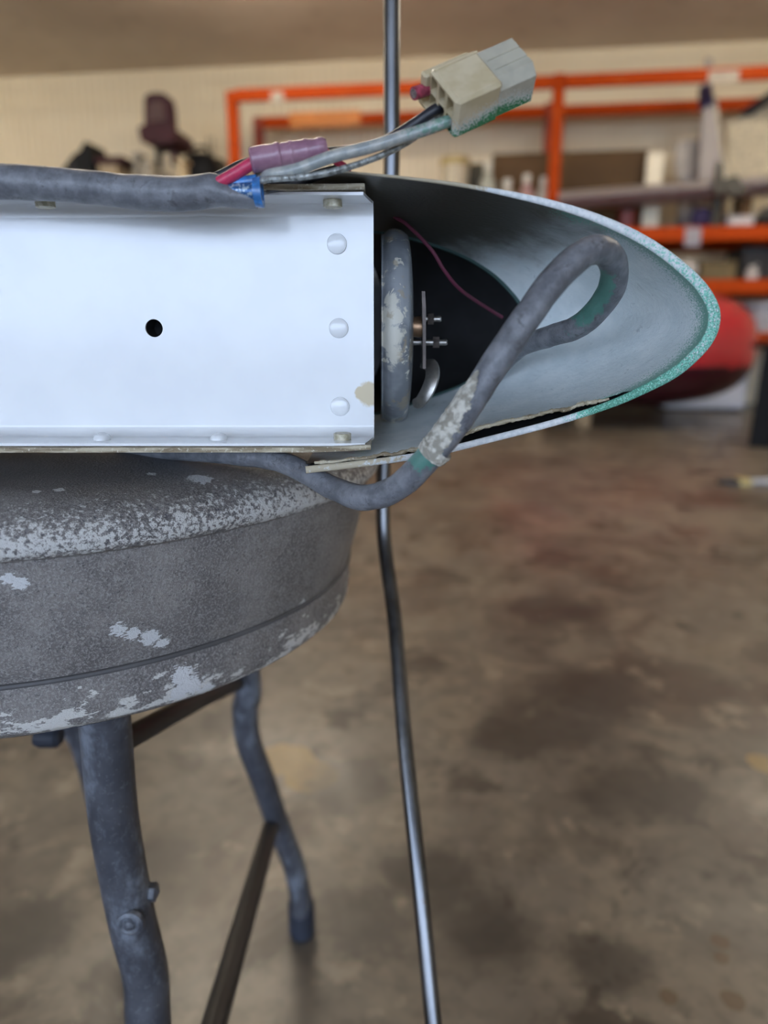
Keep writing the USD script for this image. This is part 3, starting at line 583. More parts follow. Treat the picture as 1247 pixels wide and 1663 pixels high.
def legpts(sgn):
    b = [at(402, 1105, .565), at(398, 1150, .575), at(404, 1205, .588), at(428, 1270, .605), at(450, 1335, .620), at(474, 1395, .638), at(485, 1440, .650), at(490, 1498, .662)]
    b = np.array(b); b[-1, 2] = .018
    if sgn < 0: b[:, 0] = 2 * sx - b[:, 0] - np.linspace(.022, -.030, len(b))
    return b
rearR, rearL = legpts(1), legpts(-1)
front = np.array([at(166, 1150, .305), at(172, 1190, .309), at(185, 1330, .312), at(212, 1480, .315), at(236, 1580, .316), at(241, 1663, .312)])
front = np.vstack([front, [front[-1, 0] + .001, .306, .22], [front[-1, 0] + .001, .300, .10], [front[-1, 0], .296, .018]])
front[0, 2] = ZB - .01
frontL = front.copy(); frontL[:, 0] = 2 * sx - frontL[:, 0]
rearR[0, 2] = rearL[0, 2] = max(rearR[0, 2], ZB - .16)
frz = ZB - .006
for k, P_ in enumerate((front, frontL, rearR, rearL)):
    P_ = P_.copy()
    if k >= 2: P_ = np.vstack([[P_[0, 0] + (-.004 if k == 2 else .004), P_[0, 1] - .02, frz], P_])
    lg = obj('leg', stube(P_, legr if k < 2 else .0118, 70, 20), TUBE, st)
    e = P_[-1]; obj('foot_cap', lathe([(0, 0), (.0135, 0), (.0150, .004), (.0148, .040), (.0128, .046), (0, .046)], 24, c=(e[0], e[1], 0)), CAP, lg)
    if k == 0:
        hp = at(211, 1500, .3025); obj('bolt_head', fixn(lathe([(.0075, .0015), (.0070, -.0006), (.0052, -.0014), (.0040, -.0008), (.0034, -.0006), (.0026, -.0020), (.0012, -.0026), (0, -.0027)], 28, 'y', (hp[0], hp[1] - .0002, hp[2]))), TUBE, lg)
        hp = at(255, 1448, .316); obj('bolt_nut', lathe([(0, -.004), (.0045, -.004), (.005, .003), (0, .005)], 6, 'x', (hp[0] - .0035, hp[1], hp[2])), TUBE, lg)
# frame under the seat and stretchers front to back
for sg in (1, -1):
    A_, B_ = np.array([front[0, 0], .315, .66 - .200]), np.array([rearR[1, 0], .574, .66 - .300])
    if sg < 0: A_[0], B_[0] = frontL[0, 0], rearL[1, 0]
    obj('side_rail', stube([A_, A_ * .5 + B_ * .5 + [0, 0, .002], B_], .0062, 20, 14), DKTUBE, st)
kb = at(78, 1196, .42); obj('knob', lathe([(0, -.008), (.006, -.008), (.0075, -.004), (.0075, .006), (.005, .009), (0, .009)], 16, 'x', kb), CAP, st)
obj('knob_arm', tube(np.array([kb, kb + [.0, .03, .06]]), .004, 10), TUBE, st)
br0, br1 = at(442, 1335, .618), at(348, 1663, .362)
for s in (1,):
    A_, B_ = br0.copy(), br1 + (br1 - br0) * .2
    if s < 0: A_[0], B_[0] = 2 * sx - A_[0], 2 * sx - B_[0]
    obj('stretcher', tube(np.linspace(A_, B_, 12), .0085, 14), DKTUBE, st)
    F_ = (front if s > 0 else frontL); fz = B_[2]; k = np.argmin(np.abs(F_[:, 2] - fz)); obj('stretcher_end', tube(np.linspace(B_, [F_[k, 0], F_[k, 1], B_[2]], 5), .0085, 14), DKTUBE, st)

# ------------------------------------------------------------------ wing: spar, skins, end fairing
XL, XE = -.62, -.0042
wing = thing('wing_section', 'white sheet-metal wing end with open green-rimmed tip lying across the grey stool', 'wing', (-.2, .30, .66))
zt_, zb_ = at(600, 318, .281)[2], at(600, 719, .281)[2]      # flange faces (inner)
YW, YF, tk, rb = .302, .2795, .0011, .0045
def channel():
    P = [(YF, zt_)]
    for g in np.linspace(0, math.pi / 2, 7): P.append((YW - rb + rb * math.sin(g), zt_ - rb + rb * math.cos(g)))
    for g in np.linspace(math.pi / 2, math.pi, 7): P.append((YW - rb + rb * math.sin(g), zb_ + rb + rb * math.cos(g)))
    P.append((YF, zb_)); Q = []
    for g in np.linspace(math.pi, math.pi / 2, 7): Q.append((YW - rb + (rb + tk) * math.sin(g), zb_ + rb + (rb + tk) * math.cos(g)))
    for g in np.linspace(math.pi / 2, 0, 7): Q.append((YW - rb + (rb + tk) * math.sin(g), zt_ - rb + (rb + tk) * math.cos(g)))
    return np.array(P + [(YF, zb_ - tk)] + Q + [(YF, zt_ + tk)])
C = channel()
cs = m3.CrossSection([C]); L = XE - XL
if cs.area() < 1e-9: cs = m3.CrossSection([C[::-1]])
ch = cs.extrude(L).rotate((90, 0, 90)).translate((XL, 0, 0))   # (y,z) profile -> along x
hole = at(250, 533, YW); ch = ch - m3.Manifold.cylinder(.02, .0036, .0036, 32, True).rotate((90, 0, 0)).translate(tuple(hole))
def cutter(z0, z1):                                    # flange ends slope back at the free edge
    xa = at(590, 320, YF)[0]
    return m3.Manifold.hull_points(np.array([(xa, YF - .01, z0), (xa, YF, z0), (XE - .0002, YW - .004, z0), (XE + .02, YW - .004, z0), (XE + .02, YF - .01, z0)] + [(xa, YF - .01, z1), (xa, YF, z1), (XE - .0002, YW - .004, z1), (XE + .02, YW - .004, z1), (XE + .02, YF - .01, z1)]))
ch = ch - cutter(zt_ - .004, zt_ + .01) - cutter(zb_ - .01, zb_ + .003)
spar = obj('spar', ch, ENAMEL, wing, smooth=35)
obj('hole_liner', lathe([(.0036, 0), (.0037, .0005), (.0037, .012), (0, .012)], 28, 'y', hole + [0, .0002, 0]), DARKCAV, spar)  # near-black cup, the shade inside the hole put into its colour
def rivet(px, py, Y, r, h, nrm, mat=ENAMEL, flat=False):
    p = at(px, py, Y); g = np.linspace(0, math.pi / 2, 7)
    pf = [(r, 0)] + [(r * math.cos(t_), h * (.25 + .75 * math.sin(t_))) for t_ in g] if not flat else [(r, 0), (r, h * .9), (r * .85, h), (0, h)]
    v, f = lathe(pf, 24); a = unit(np.cross(nrm, [.3, .5, .2])); b = np.cross(nrm, a)
    obj('rivet', fixn((place_axes(v, p, a, b, np.array(nrm, float)), f)), mat, spar)
for x, y in ((547, 396), (550, 533), (552, 660)): rivet(x, y, YW - .0002, .0040, .0013, (0, -1, 0))
def frivet(px, z, nrm, mat, flat, r=.0036, h=.0028, Y=.290):
    p = at(px, 500, Y); v, f = lathe([(r, 0), (r, h * .9), (r * .85, h), (0, h)] if flat else [(r, 0), (r * .98, h * .3), (r * .8, h * .7), (r * .4, h * .95), (0, h)], 24)
    v = v * [1, 1, nrm]; obj('rivet', fixn((v + [p[0], Y, z], f)), mat, spar)
for x, mt, fl in ((92, PIN, True), (307, ENAMEL, False), (543, PIN, True), (-130, ENAMEL, False)): frivet(x, zt_, -1, mt, fl)
for x, mt, fl in ((145, ENAMEL, False), (343, ENAMEL, False), (553, PIN, True), (-60, ENAMEL, False)): frivet(x, zb_, 1, mt, fl)
# skins: top and bottom sheets run back and close round the far edge
def skin(zf, s, x_end):
    ys = np.linspace(.277, .415, 14); tt = (ys - .277) / .138
    z_in = zf + s * (tk + .0003) - s * .030 * tt ** 2.2; xs = np.linspace(XL, x_end, 60)
    rowsT = []; 
    for y, z in zip(ys, z_in):
        wav = .0007 * (meshkit.noise(np.stack([xs * 14, xs * 0 + 3.3 * s, xs * 0], 1)) - .5) * (1 - min(1, (y - .277) / .03))
        curl = s * .0011 * np.clip((xs - (x_end - .03)) / .03, 0, 1) ** 2 * (1 if s < 0 else -.2) * -1 * (1 - min(1, (y - .277) / .05))
        rowsT.append(np.stack([xs, np.full(60, y), z + wav + curl], 1))
    A_ = np.array(rowsT); B_ = A_ + [0, 0, s * .0019]; n, m_ = A_.shape[:2]
    V = np.vstack([A_.reshape(-1, 3), B_.reshape(-1, 3)]); f1 = grid_faces(n, m_); f2 = grid_faces(n, m_, True) + n * m_; E = []
    bd = [i * 1 for i in range(m_)] + [i * m_ + m_ - 1 for i in range(1, n)] + [(n - 1) * m_ + i for i in range(m_ - 2, -1, -1)] + [i * m_ for i in range(n - 2, 0, -1)]
    for a, b in zip(bd, bd[1:] + bd[:1]): E += [(a, b, b + n * m_), (a, b + n * m_, a + n * m_)]
    return fixn((V, np.vstack([f1, f2, E])))
xe2 = at(598, 320, .277)[0]
obj('top_skin', skin(zt_, 1, at(592, 312, .277)[0]), RAWFG, wing, label='tan raw edge of the top skin')
obj('bottom_skin', skin(zb_, -1, at(602, 722, .277)[0]), RAWFG, wing, label='tan raw edge of the bottom skin')
zm = (zt_ + zb_) / 2; hz2 = (zt_ - zb_) / 2 - .030
g = np.linspace(-math.pi / 2, math.pi / 2, 17); nose = np.stack([.414 + .012 * np.cos(g), zm + (hz2 + .003) * np.sin(g)], 1)
V = np.vstack([np.column_stack([np.full(17, x), nose]) for x in (XL, XE - .002)] + [np.column_stack([np.full(17, x), nose - [.002, 0]]) for x in (XL, XE - .002)])
obj('leading_edge', fixn((V, np.vstack([grid_faces(2, 17), grid_faces(2, 17, True) + 34]))), OUTER, wing)

# fairing: open shell, rim towards the camera, rounding inwards as it goes back
YR = .2705
RO = [(484, 283), (540, 277), (608, 282), (700, 291), (781, 302), (877, 320), (950, 340), (1010, 363), (1060, 389), (1105, 421), (1143, 456), (1165, 490), (1170, 518), (1162, 548), (1140, 578), (1100, 612), (1040, 643), (980, 667), (900, 692), (800, 718), (700, 742), (600, 757), (497, 769)]
RIMW = [3, 3, 4, 6, 8, 12, 14, 16, 17, 18, 19, 20, 20, 19, 18, 17, 14, 12, 11, 11, 11, 11, 12]     # rim width in pixels
NS = 160
ro = spline(RO, NS); rw = spline(np.array(RIMW, float)[:, None], NS)[:, 0]
tn = np.gradient(ro, axis=0); tn /= np.linalg.norm(tn, axis=1)[:, None]; nin = np.stack([-tn[:, 1], tn[:, 0]], 1)
ri = ro + nin * rw[:, None]
def w3(P, Y): return np.array([at(x, y, Y) for x, y in P])
O0, I0 = w3(ro, YR), w3(ri, YR)
s_par = np.linspace(0, len(RO) - 1, NS)
X0 = -.02; zmid = at(1168, 512, YR)[2]
def section(base, Y, Yend=.135, k=1.0):
    """the rim outline carried back to depth Y: the nose recedes as a wing tip does"""
    t_ = (Y - YR) / Yend; gx = math.sqrt(max(0, 1 - t_ ** 2)); gz = 1 - .16 * t_ ** 2
    P = base.copy(); P[:, 1] = Y
    wgt = np.clip((P[:, 0] - X0) / (P[:, 0].max() - X0), 0, 1)
    P[:, 0] = np.where(P[:, 0] > X0, X0 + (P[:, 0] - X0) * gx, P[:, 0]); P[:, 2] = zmid + (P[:, 2] - zmid) * gz
    return P
LIP = .372
yin = YR + (LIP - YR) * np.linspace(0, 1, 26) ** 1.1
V = np.vstack([section(I0, y) for y in yin])
# ply gap along the lower lip: the liner's front edge lifts away from the outer skin
sp_ = s_par
gap = np.interp(sp_, [0, 16.1, 17.0, 18.0, 19.2, 20.2, 21.2, 22], [0, 0, .0013, .0028, .0034, .0012, .0003, .0003])
fr = np.exp(-((yin - YR) / .02) ** 2)
nz = np.zeros((NS, 3)); nz[:, 0] = nin[:, 0]; nz[:, 2] = -nin[:, 1]
V = V.reshape(len(yin), NS, 3) + (gap[None, :, None] * nz[None]) * fr[:, None, None]
V[0, :, 1] += np.where(gap > .0002, .002 + .0012 * meshkit.noise(np.stack([sp_ * 9, sp_ * 0, sp_ * 0], 1)), 0)
rag = (meshkit.noise(np.stack([sp_ * 14, sp_ * 0 + 5, sp_ * 0], 1)) - .5) * .0009 * (gap > .0002)
V[0, :, 2] += rag
bump_ = np.zeros(V.shape[:2])
def dent(px, py, Y, r, h):
    p = at(px, py, Y); d = np.linalg.norm(V - p, axis=2); global bump_
    bump_ += h * np.exp(-(d / r) ** 4)
dent(905, 362, .283, .0105, .0018); dent(975, 380, .281, .004, .0006); dent(1040, 440, .300, .012, .0010); dent(840, 420, .33, .012, .0008)                          # rounded patch under the top
V = V + bump_[:, :, None] * nz[None]
arc = np.linalg.norm(np.diff(I0, axis=0, prepend=I0[:1]), axis=1).cumsum(); 
rimA = np.exp(-np.maximum(0, yin - YR)[:, None] / .011) * np.interp(sp_, [0, 4.5, 6, 9, 16, 17.2, 18.2, 20.5, 21, 22], [0, .15, .75, 1, 1.05, .7, .1, .1, .5, .2])[None]
bareA = np.interp(sp_, [0, 3, 4, 5.5, 7.5, 9], [1.15, 1.1, 1.02, .80, .38, 0])[None] * np.interp(yin, [YR, .30, .34, .372], [1, 1, .95, .85])[:, None]
bareA = np.maximum(bareA, np.interp(sp_, [19.5, 21, 21.7, 22], [0, .25, .7, 1])[None] * np.interp(yin, [YR, .285, .30], [1, .8, .1])[:, None])
for px, py, Y, r, h in ((905, 362, .283, .0105, .45), (965, 376, .279, .0055, .55), (860, 395, .31, .012, .25)):
    bareA = np.maximum(bareA, h * 1.3 * np.exp(-(np.linalg.norm(V - at(px, py, Y), axis=2) / r) ** 6))
fairing = obj('tip_fairing', (V.reshape(-1, 3), grid_faces(len(yin), NS, True)), GEL, wing, attrs={'rim': rimA.ravel(), 'bare': bareA.ravel()}, label='painted inside of the open wing tip')
# rim face with a slight round, then the outside
g = np.linspace(0, math.pi, 9); R = []
for q in g: R.append((I0 + O0) / 2 + (O0 - I0) / 2 * -math.cos(q) * 1.0 + np.array([0, -.0009, 0]) * math.sin(q))
rr = meshkit.fbm(np.stack([sp_ * 6, sp_ * 0, sp_ * 0], 1), 3)[:, None] - .5
R = [r_ + rr * np.array([.0006, 0, .0006]) * math.sin(q) for r_, q in zip(R, g)]
greenA = np.interp(sp_, [0, 5.5, 7, 9, 11, 14, 16, 17.3, 18, 22], [0, .05, .35, .5, .72, .75, .95, .9, .1, .0])
tanA = np.interp(sp_, [0, 3, 4, 5, 18.2, 19, 20, 21, 22], [1, .9, .55, .05, .0, .1, .35, .6, .7])
obj('rim', (np.vstack(R), grid_faces(9, NS)), RIM, fairing, attrs={'green': np.tile(greenA, 9), 'tan': np.tile(tanA, 9)}, label='green speckled rim of the wing tip')
yo = np.linspace(YR, YR + .1349, 26); yo = YR + .1349 * np.sin(np.linspace(0, math.pi / 2, 26))
obj('outer_skin', (np.vstack([section(O0, y) for y in yo]), grid_faces(26, NS)), OUTER, fairing, smooth=True)
sl = (sp_ > 16.7) & (sp_ < 21.9); tq = V[0, sl] + np.array([0, -.0003, 0]); nzz = meshkit.noise(np.stack([np.arange(len(tq)) * .9, 0 * tq[:, 0], 0 * tq[:, 0]], 1))
tq = spline(tq + (nzz[:, None] - .5) * [0, .0012, .0010], 200); obj('torn_edge', tube(tq, .00045 + .0006 * meshkit.noise(np.stack([np.arange(200) * .55, np.zeros(200), np.zeros(200)], 1)), 7), RAWFG, fairing, label='torn tan fibre edge of the inner ply')
# second ply under the gap (inner face of the outer skin) and the cavity behind the lip, both with their shade put into the colour
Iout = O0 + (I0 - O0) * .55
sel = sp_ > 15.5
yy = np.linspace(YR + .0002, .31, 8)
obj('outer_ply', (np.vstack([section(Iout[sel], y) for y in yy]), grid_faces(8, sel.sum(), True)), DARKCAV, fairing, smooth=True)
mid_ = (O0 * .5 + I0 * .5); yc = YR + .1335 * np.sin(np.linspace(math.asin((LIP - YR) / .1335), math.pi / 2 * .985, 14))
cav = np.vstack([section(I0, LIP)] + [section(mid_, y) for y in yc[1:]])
obj('cavity_lining', (cav, grid_faces(14, NS, True)), DARKCAV, fairing, smooth=True, label='hollow behind the lip coloured near black for its shade')
lipP = section(I0, LIP)
obj('lip', tube(lipP, .0011, 8), plain('teal_lip', (.04, .085, .08), .6), fairing)
xw = -.0062
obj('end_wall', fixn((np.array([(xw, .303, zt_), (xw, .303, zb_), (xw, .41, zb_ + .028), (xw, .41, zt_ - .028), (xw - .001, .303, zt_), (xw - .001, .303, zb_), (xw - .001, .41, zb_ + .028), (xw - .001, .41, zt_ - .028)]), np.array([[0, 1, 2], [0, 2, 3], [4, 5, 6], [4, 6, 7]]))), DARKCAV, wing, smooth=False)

# round bulkhead with studs, washer strap, hook
bc = at(640, 535, .356); rB = .0455
pf = [(0, -.0065), (rB * .86, -.0065), (rB * .95, -.005), (rB, -.002), (rB * 1.0, .0012), (rB * .965, .0045), (rB * .88, .0068), (rB * .5, .0085), (0, .009)]
pfS = spline(pf, 40)
bulk = obj('bulkhead', lathe(pfS, 72, 'x', bc), BULK, wing, label='round end plug with flaking paint')
def stud(px, py, Y, Ln, r):
    p = at(px, py, Y)
    s = obj('stud', lathe([(0, -.012), (r, -.012), (r, Ln), (r * .7, Ln + .0006), (0, Ln + .0006)], 14, 'x', p), STEEL, bulk)
    obj('nut', lathe([(0, 0), (r * 2.0, 0), (r * 2.0, .0028), (0, .0028)], 6, 'x', p - [.0008, 0, 0]), DIMSTEEL, s)
stud(697, 518, .338, .0050, .0014); stud(706, 556, .338, .0052, .0014)
p = at(680, 531, .334); obj('terminal', lathe([(0, -.004), (.0042, -.004), (.0048, 0), (.0042, .003), (0, .003)], 18, 'x', p), BRASS, bulk)
q = [at(688, y, .330) for y in (474, 500, 535, 570, 598)]; q[0][0] -= .0004
obj('washer_strap', fixn(cat(hull([p_ + [dx, dy, 0] for p_ in q[:3] for dx in (-.0007, .0007) for dy in (-.005, .006)]), hull([p_ + [dx, dy, 0] for p_ in q[2:] for dx in (-.0007, .0007) for dy in (-.005, .006)]))), DIMSTEEL, bulk)
obj('hook', stube([(*at(672, 655, .332), .0009), (*at(682, 652, .328), .0014), (*at(694, 635, .326), .0017), (*at(702, 612, .327), .0017), (*at(700, 594, .332), .0015), (*at(688, 590, .34), .0012)], None, 40, 10, squash=2.2), STEEL, bulk)
rw_ = obj('wire', stube([(*at(640, 352, .34),), (*at(662, 366, .338),), (*at(700, 405, .336),), (*at(722, 440, .338),), (*at(745, 468, .345),), (*at(775, 490, .356),), (*at(815, 515, .366),)], .00085, 60, 8), plain('thin_red_wire', (.13, .02, .045), .6), bulk, label='thin red wire inside the dark hollow')

# ------------------------------------------------------------------ tall steel rod behind the wing
rod = np.array([at(636, 0, .475), at(636, 150, .475), at(635.5, 285, .475), at(628, 560, .475), at(623, 760, .475), at(622, 845, .472), at(627.5, 910, .462), at(641, 1010, .438), at(657, 1200, .395), at(682, 1440, .352), at(704, 1663, .320)])
d0 = unit(rod[-1] - rod[-2]); e = rod[-1] + d0 * (rod[-1, 2] - .004) / -d0[2]
rod = np.vstack([rod[0] + (rod[0] - rod[1]) * 3, rod, (rod[-1] + e) / 2, e])
t = thing('steel_rod', 'slender bent steel rod rising from the floor behind the wing tip', 'rod', [e[0], e[1], 0])
obj('shaft', stube(rod, .0049, 160, 24), ROD, t)
obj('tip', tube(np.array([e + [0, 0, .012], e + [0, 0, -.004]]), .0062, 16), CAP, t)

# ------------------------------------------------------------------ lower cable with the loop
LC = [(200, 728, .345, .0046), (300, 732, .322, .0046), (380, 738, .303, .0046), (450, 748, .292, .0046), (497, 768, .283, .0045), (540, 792, .273, .0047), (588, 808, .263, .0049), (640, 795, .256, .0050), (690, 750, .2495, .0050), (740, 688, .2455, .0050), (800, 597, .244, .0050), (858, 510, .246, .0050), (908, 446, .251, .0050), (950, 410, .257, .0050), (980, 407, .264, .0050), (996, 430, .272, .0050), (993, 468, .281, .0050), (968, 505, .291, .0049), (935, 532, .301, .0048), (892, 546, .313, .0047), (848, 562, .334, .0046), (812, 594, .352, .0045), (786, 632, .364, .0044)]
cp_ = np.array([[*at(x, y, Y), r] for x, y, Y, r in LC]); NC, SC = 260, 28
SP = spline(cp_, NC); cV, cF = tube(SP[:, :3], SP[:, 3], SC)
uu = np.linspace(0, len(LC) - 1, NC); ga = np.interp(uu, [0, 7.6, 8.0, 8.5, 8.8, 9.2, 10.8, 11.5, 14.2, 15, 16.5, 17.6, 18.5, 22], [0, 0, 1.1, 1.0, 0, .2, .35, 0, 0, 1.0, 1.1, .7, 0, 0])
gA = np.repeat(ga, SC); cen = np.repeat(SP[:, :3], SC, 0); side = (cV[:NC * SC] - cen); side /= np.linalg.norm(side, axis=1)[:, None]
ui = np.repeat(uu, SC)
msk = np.where(ui > 13, np.clip(.35 - side[:, 0] * 1.2, 0, 1), np.where(ui > 8.9, np.clip(side[:, 0] * 1.6 - .4, 0, 1), np.clip(.55 - side[:, 0] * .9 - side[:, 1] * .3, 0, 1)))
gA = np.concatenate([gA * msk, [0, 0]])
amp = (meshkit.fbm(cV * 130, 3, 3) - .5) * .0009; nrm = np.vstack([side, [[0, 0, 0]] * 2]); cV = cV + nrm * amp[:, None]
t = thing('looped_cable', 'thick grey cable drooping under the wing and looping inside the open tip', 'cable', SP[100, :3])
obj('sheath', (cV, cF), SHEATHG, t, attrs={'green': gA})
def residue():                                       # ragged tape left on the sheath
    k0, k1 = np.searchsorted(uu, 8.25), np.searchsorted(uu, 9.75); K = np.linspace(8.2, 9.85, 70); A_ = np.linspace(0, 2 * np.pi, 72, endpoint=False)
    S = np.stack([np.interp(K, uu, SP[:, i]) for i in range(4)], 1); T = np.gradient(S[:, :3], axis=0); T /= np.linalg.norm(T, axis=1)[:, None]
    up_ = np.array([-.75, -.66, .1]); V, keep = [], []
    for s_, t_, k_ in zip(S, T, K):
        a = unit(up_ - t_ * np.dot(up_, t_)); b = np.cross(t_, a)
        for q in A_: V.append(s_[:3] + (s_[3] + .0004) * (math.cos(q) * a + math.sin(q) * b))
    V = np.array(V); N_ = meshkit.fbm(V * 420, 3, 11); lump = meshkit.fbm(V * 900, 3, 5)
    half = np.repeat(np.interp(K, [8.2, 8.3, 8.42, 8.46, 9.0, 9.5, 9.85], [3.3, 3.3, 3.3, 1.25, 1.05, .75, .15]), 72); qa = np.tile(np.minimum(A_, 2 * np.pi - A_), 70)
    ok = qa < half * (.62 + .75 * N_) ; ok |= np.repeat(K < 8.36, 72) & (N_ > .2)
    cen = np.repeat(S[:, :3], 72, 0); V = V + (V - cen) / .005 * (lump[:, None] - .3) * .0012
    i, j = np.meshgrid(np.arange(69), np.arange(72), indexing='ij'); q = np.stack([i * 72 + j, i * 72 + (j + 1) % 72, (i + 1) * 72 + (j + 1) % 72, (i + 1) * 72 + j], -1).reshape(-1, 4)
    q = q[ok[q].all(1)]; return V, np.vstack([q[:, [0, 1, 2]], q[:, [0, 2, 3]]])
kk = np.searchsorted(uu, 8.27); t3 = unit(SP[kk + 2, :3] - SP[kk - 2, :3]); a3 = unit(np.cross(t3, [.2, 1, .1])); b3 = np.cross(t3, a3); g = np.linspace(0, 2 * np.pi, 65)
g3 = SP[kk, :3] + .0054 * (np.cos(g)[:, None] * a3 + np.sin(g)[:, None] * b3) + t3 * (.0012 * np.sin(g * 2 + 1))[:, None]
obj('tape_ring', tube(g3, .0007, 8, cap=False), TAPE, t, label='curled beige rim of the peeled tape')
obj('tape_residue', residue(), TAPE, t, smooth=True, label='ragged beige tape left on the cable')

# ------------------------------------------------------------------ upper cable and its wires
UC = [(-1900, 318, .282, .0062), (-1300, 300, .279, .0062), (-700, 306, .278, .0062), (-330, 300, .276, .0062), (-150, 292, .276, .0062), (0, 295, .274, .0060), (70, 298, .273, .0059), (150, 305, .272, .0058), (230, 313, .2715, .0058), (300, 314, .271, .0059), (345, 309, .271, .0056), (385, 313, .2705, .0053), (418, 317, .2705, .0045)]
cp_ = np.array([[*at(x, y, Y), r] for x, y, Y, r in UC]); S2 = spline(cp_, 240); v2, f2 = tube(S2[:, :3], S2[:, 3], 28)
cen = np.vstack([np.repeat(S2[:, :3], 28, 0), S2[:1, :3], S2[-1:, :3]]); side = v2 - cen; ln = np.linalg.norm(side, axis=1, keepdims=True); side = side / np.maximum(ln, 1e-9)
u2 = np.concatenate([np.repeat(np.linspace(-3, 9, 240), 28), [-3, 9]])
# the sheath is slit open at its end: the upper front half drops away
cut = np.clip((u2 - 7.0) / 2.0, 0, 1); topside = np.clip(side[:, 2] * 1.3 + .35, 0, 1)
v2 = v2 - side * ln * (cut * topside * .95)[:, None]
v2 = v2 + side * ((meshkit.fbm(v2 * [70, 160, 160], 4, 8) - .5) * .0018)[:, None]
t = thing('wiring_cable', 'thick grey cable lying along the top of the white wing with wires splaying out', 'cable', S2[150, :3])
obj('sheath', (v2, f2), SHEATH, t, label='grey outer sheath split open at its end')
def wire(pts, r, mat, nm='wire', label=None, n=70, attrs=None, sides=14, rough=0, par=None):
    P_ = np.array([[*at(q[0], q[1], q[2]), q[3] if len(q) > 3 else r] for q in pts]); S = spline(P_, n); V, F_ = tube(S[:, :3], S[:, 3], sides)
    if attrs is not None: attrs = {'green': np.concatenate([np.repeat(np.interp(np.linspace(0, 1, n), *attrs), sides), [0, 0]])}
    return obj(nm, (V, F_), mat, par or t, label=label, attrs=attrs)
wire([(326, 312, .272), (345, 303, .2695), (375, 286, .2675), (405, 268, .267), (425, 258, .2672), (450, 252, .268)], .00215, PINK, 'pink_wire', 'bright pink insulated wire')
# pink ribbed splice
A_, B_ = at(407, 261, .2675), at(531, 239, .2700); axs = unit(B_ - A_); Ls = np.linalg.norm(B_ - A_)
pf = [(.0026, .009), (.0038, .0015), (.0044, 0), (.0052, .0006), (.0051, .005), (.0049, .0088), (.0053, .0094), (.0053, .0102), (.0048, .0108), (.0047, .0138), (.0050, .0143), (.0049, .0150), (.0045, .0156), (.0044, .0190), (.0047, .0195), (.0046, .0203), (.0042, .0209), (.0041, Ls - .0035), (.0044, Ls - .003), (.0042, Ls - .0012), (.0032, Ls), (.0012, Ls)]
v, f = lathe(pf, 40); a = unit(np.cross(axs, [0, 1, 0])); b = np.cross(axs, a)
v[:, :2] *= .82; v[:, :2] *= (1 + .05 * (meshkit.fbm(v * 300, 2) - .5))[:, None]
spl = obj('splice', fixn((place_axes(v, A_, a, b, axs), f)), SPLICE, t, label='translucent pink ribbed splice sleeve')
wire([(525, 241, .2702), (540, 258, .2712), (552, 266, .272), (560, 271, .2725), (566, 278, .274)], .0012, PINK, 'pink_wire', 'end of the pink wire beyond the splice')
wire([(355, 305, .274), (420, 291, .2735), (440, 284, .2650), (480, 276, .2625), (540, 254, .2615), (600, 239, .2630), (660, 220, .2650), (700, 207, .2655), (735, 194, .2660), (750, 188, .268)], .00205, CLEARINS, 'grey_wire', 'clear grey insulated wire running to the plug', 110, ([0, .55, .68, .85, .92, 1], [0, 0, .6, .75, .1, 0]), 18)
wire([(330, 300, .2775), (365, 282, .277), (400, 266, .2765), (450, 256, .2755), (540, 248, .2735), (600, 240, .2715), (640, 222, .2700), (675, 200, .2690), (708, 178, .2685), (735, 170, .271)], .0019, BLACKINS, 'black_wire', 'black insulated wire running to the plug', 90)
wire([(432, 305, .2790), (470, 300, .2795), (500, 290, .2795), (530, 280, .279), (560, 273, .278)], .0019, BLACKINS, 'black_wire', 'short black wire end under the grey wire', 40)
# thin twisted strand of two filaments
base = [(395, 296, .272), (440, 291, .2625), (500, 286, .2605), (550, 276, .2610), (600, 260, .2650), (640, 243, .2685), (675, 222, .2690), (700, 196, .2695), (722, 178, .271)]
S = spline(np.array([at(*q) for q in base]), 900); g = np.linspace(0, 2 * np.pi * 60, 900); tw = obj('strand', tube(S + 0.00052 * np.stack([0 * g, np.cos(g), np.sin(g)], 1), .00062, 7), STRAND, t, label='thin twisted bare wire strand')
obj('filament', tube(S - 0.00052 * np.stack([0 * g, np.cos(g), np.sin(g)], 1), .00062, 7), STRAND, tw)
# blue crimp barrel at the mouth of the sheath
wire([(340, 309, .2712, .0006), (365, 300, .2700, .0017), (395, 296, .2690, .0020), (418, 293, .2685, .0021)], 0, BLUE, 'blue_sleeve', 'blue plastic sleeve in the split sheath', 30, None, 18)
wire([(335, 308, .2700, .0005), (370, 309, .2690, .0022), (400, 311, .2682, .0030), (420, 312, .2675, .0033)], 0, BLUEFLK, 'foil', 'flecked blue foil wrap in the split sheath', 30, None, 18)
A_, B_ = at(413, 313, .2670), at(426, 312, .2670); axs = unit(B_ - A_); a = unit(np.cross(axs, [0, 1, 0])); b = np.cross(axs, a); Lk = np.linalg.norm(B_ - A_)
v, f = lathe([(.0026, 0), (.0040, 0), (.0042, Lk * .4), (.0045, Lk), (.0026, Lk), (.0026, 0)], 24); obj('collar', fixn((place_axes(v, A_, a * 1.15, b, axs), f)), BLUE, t, label='blue plastic collar')

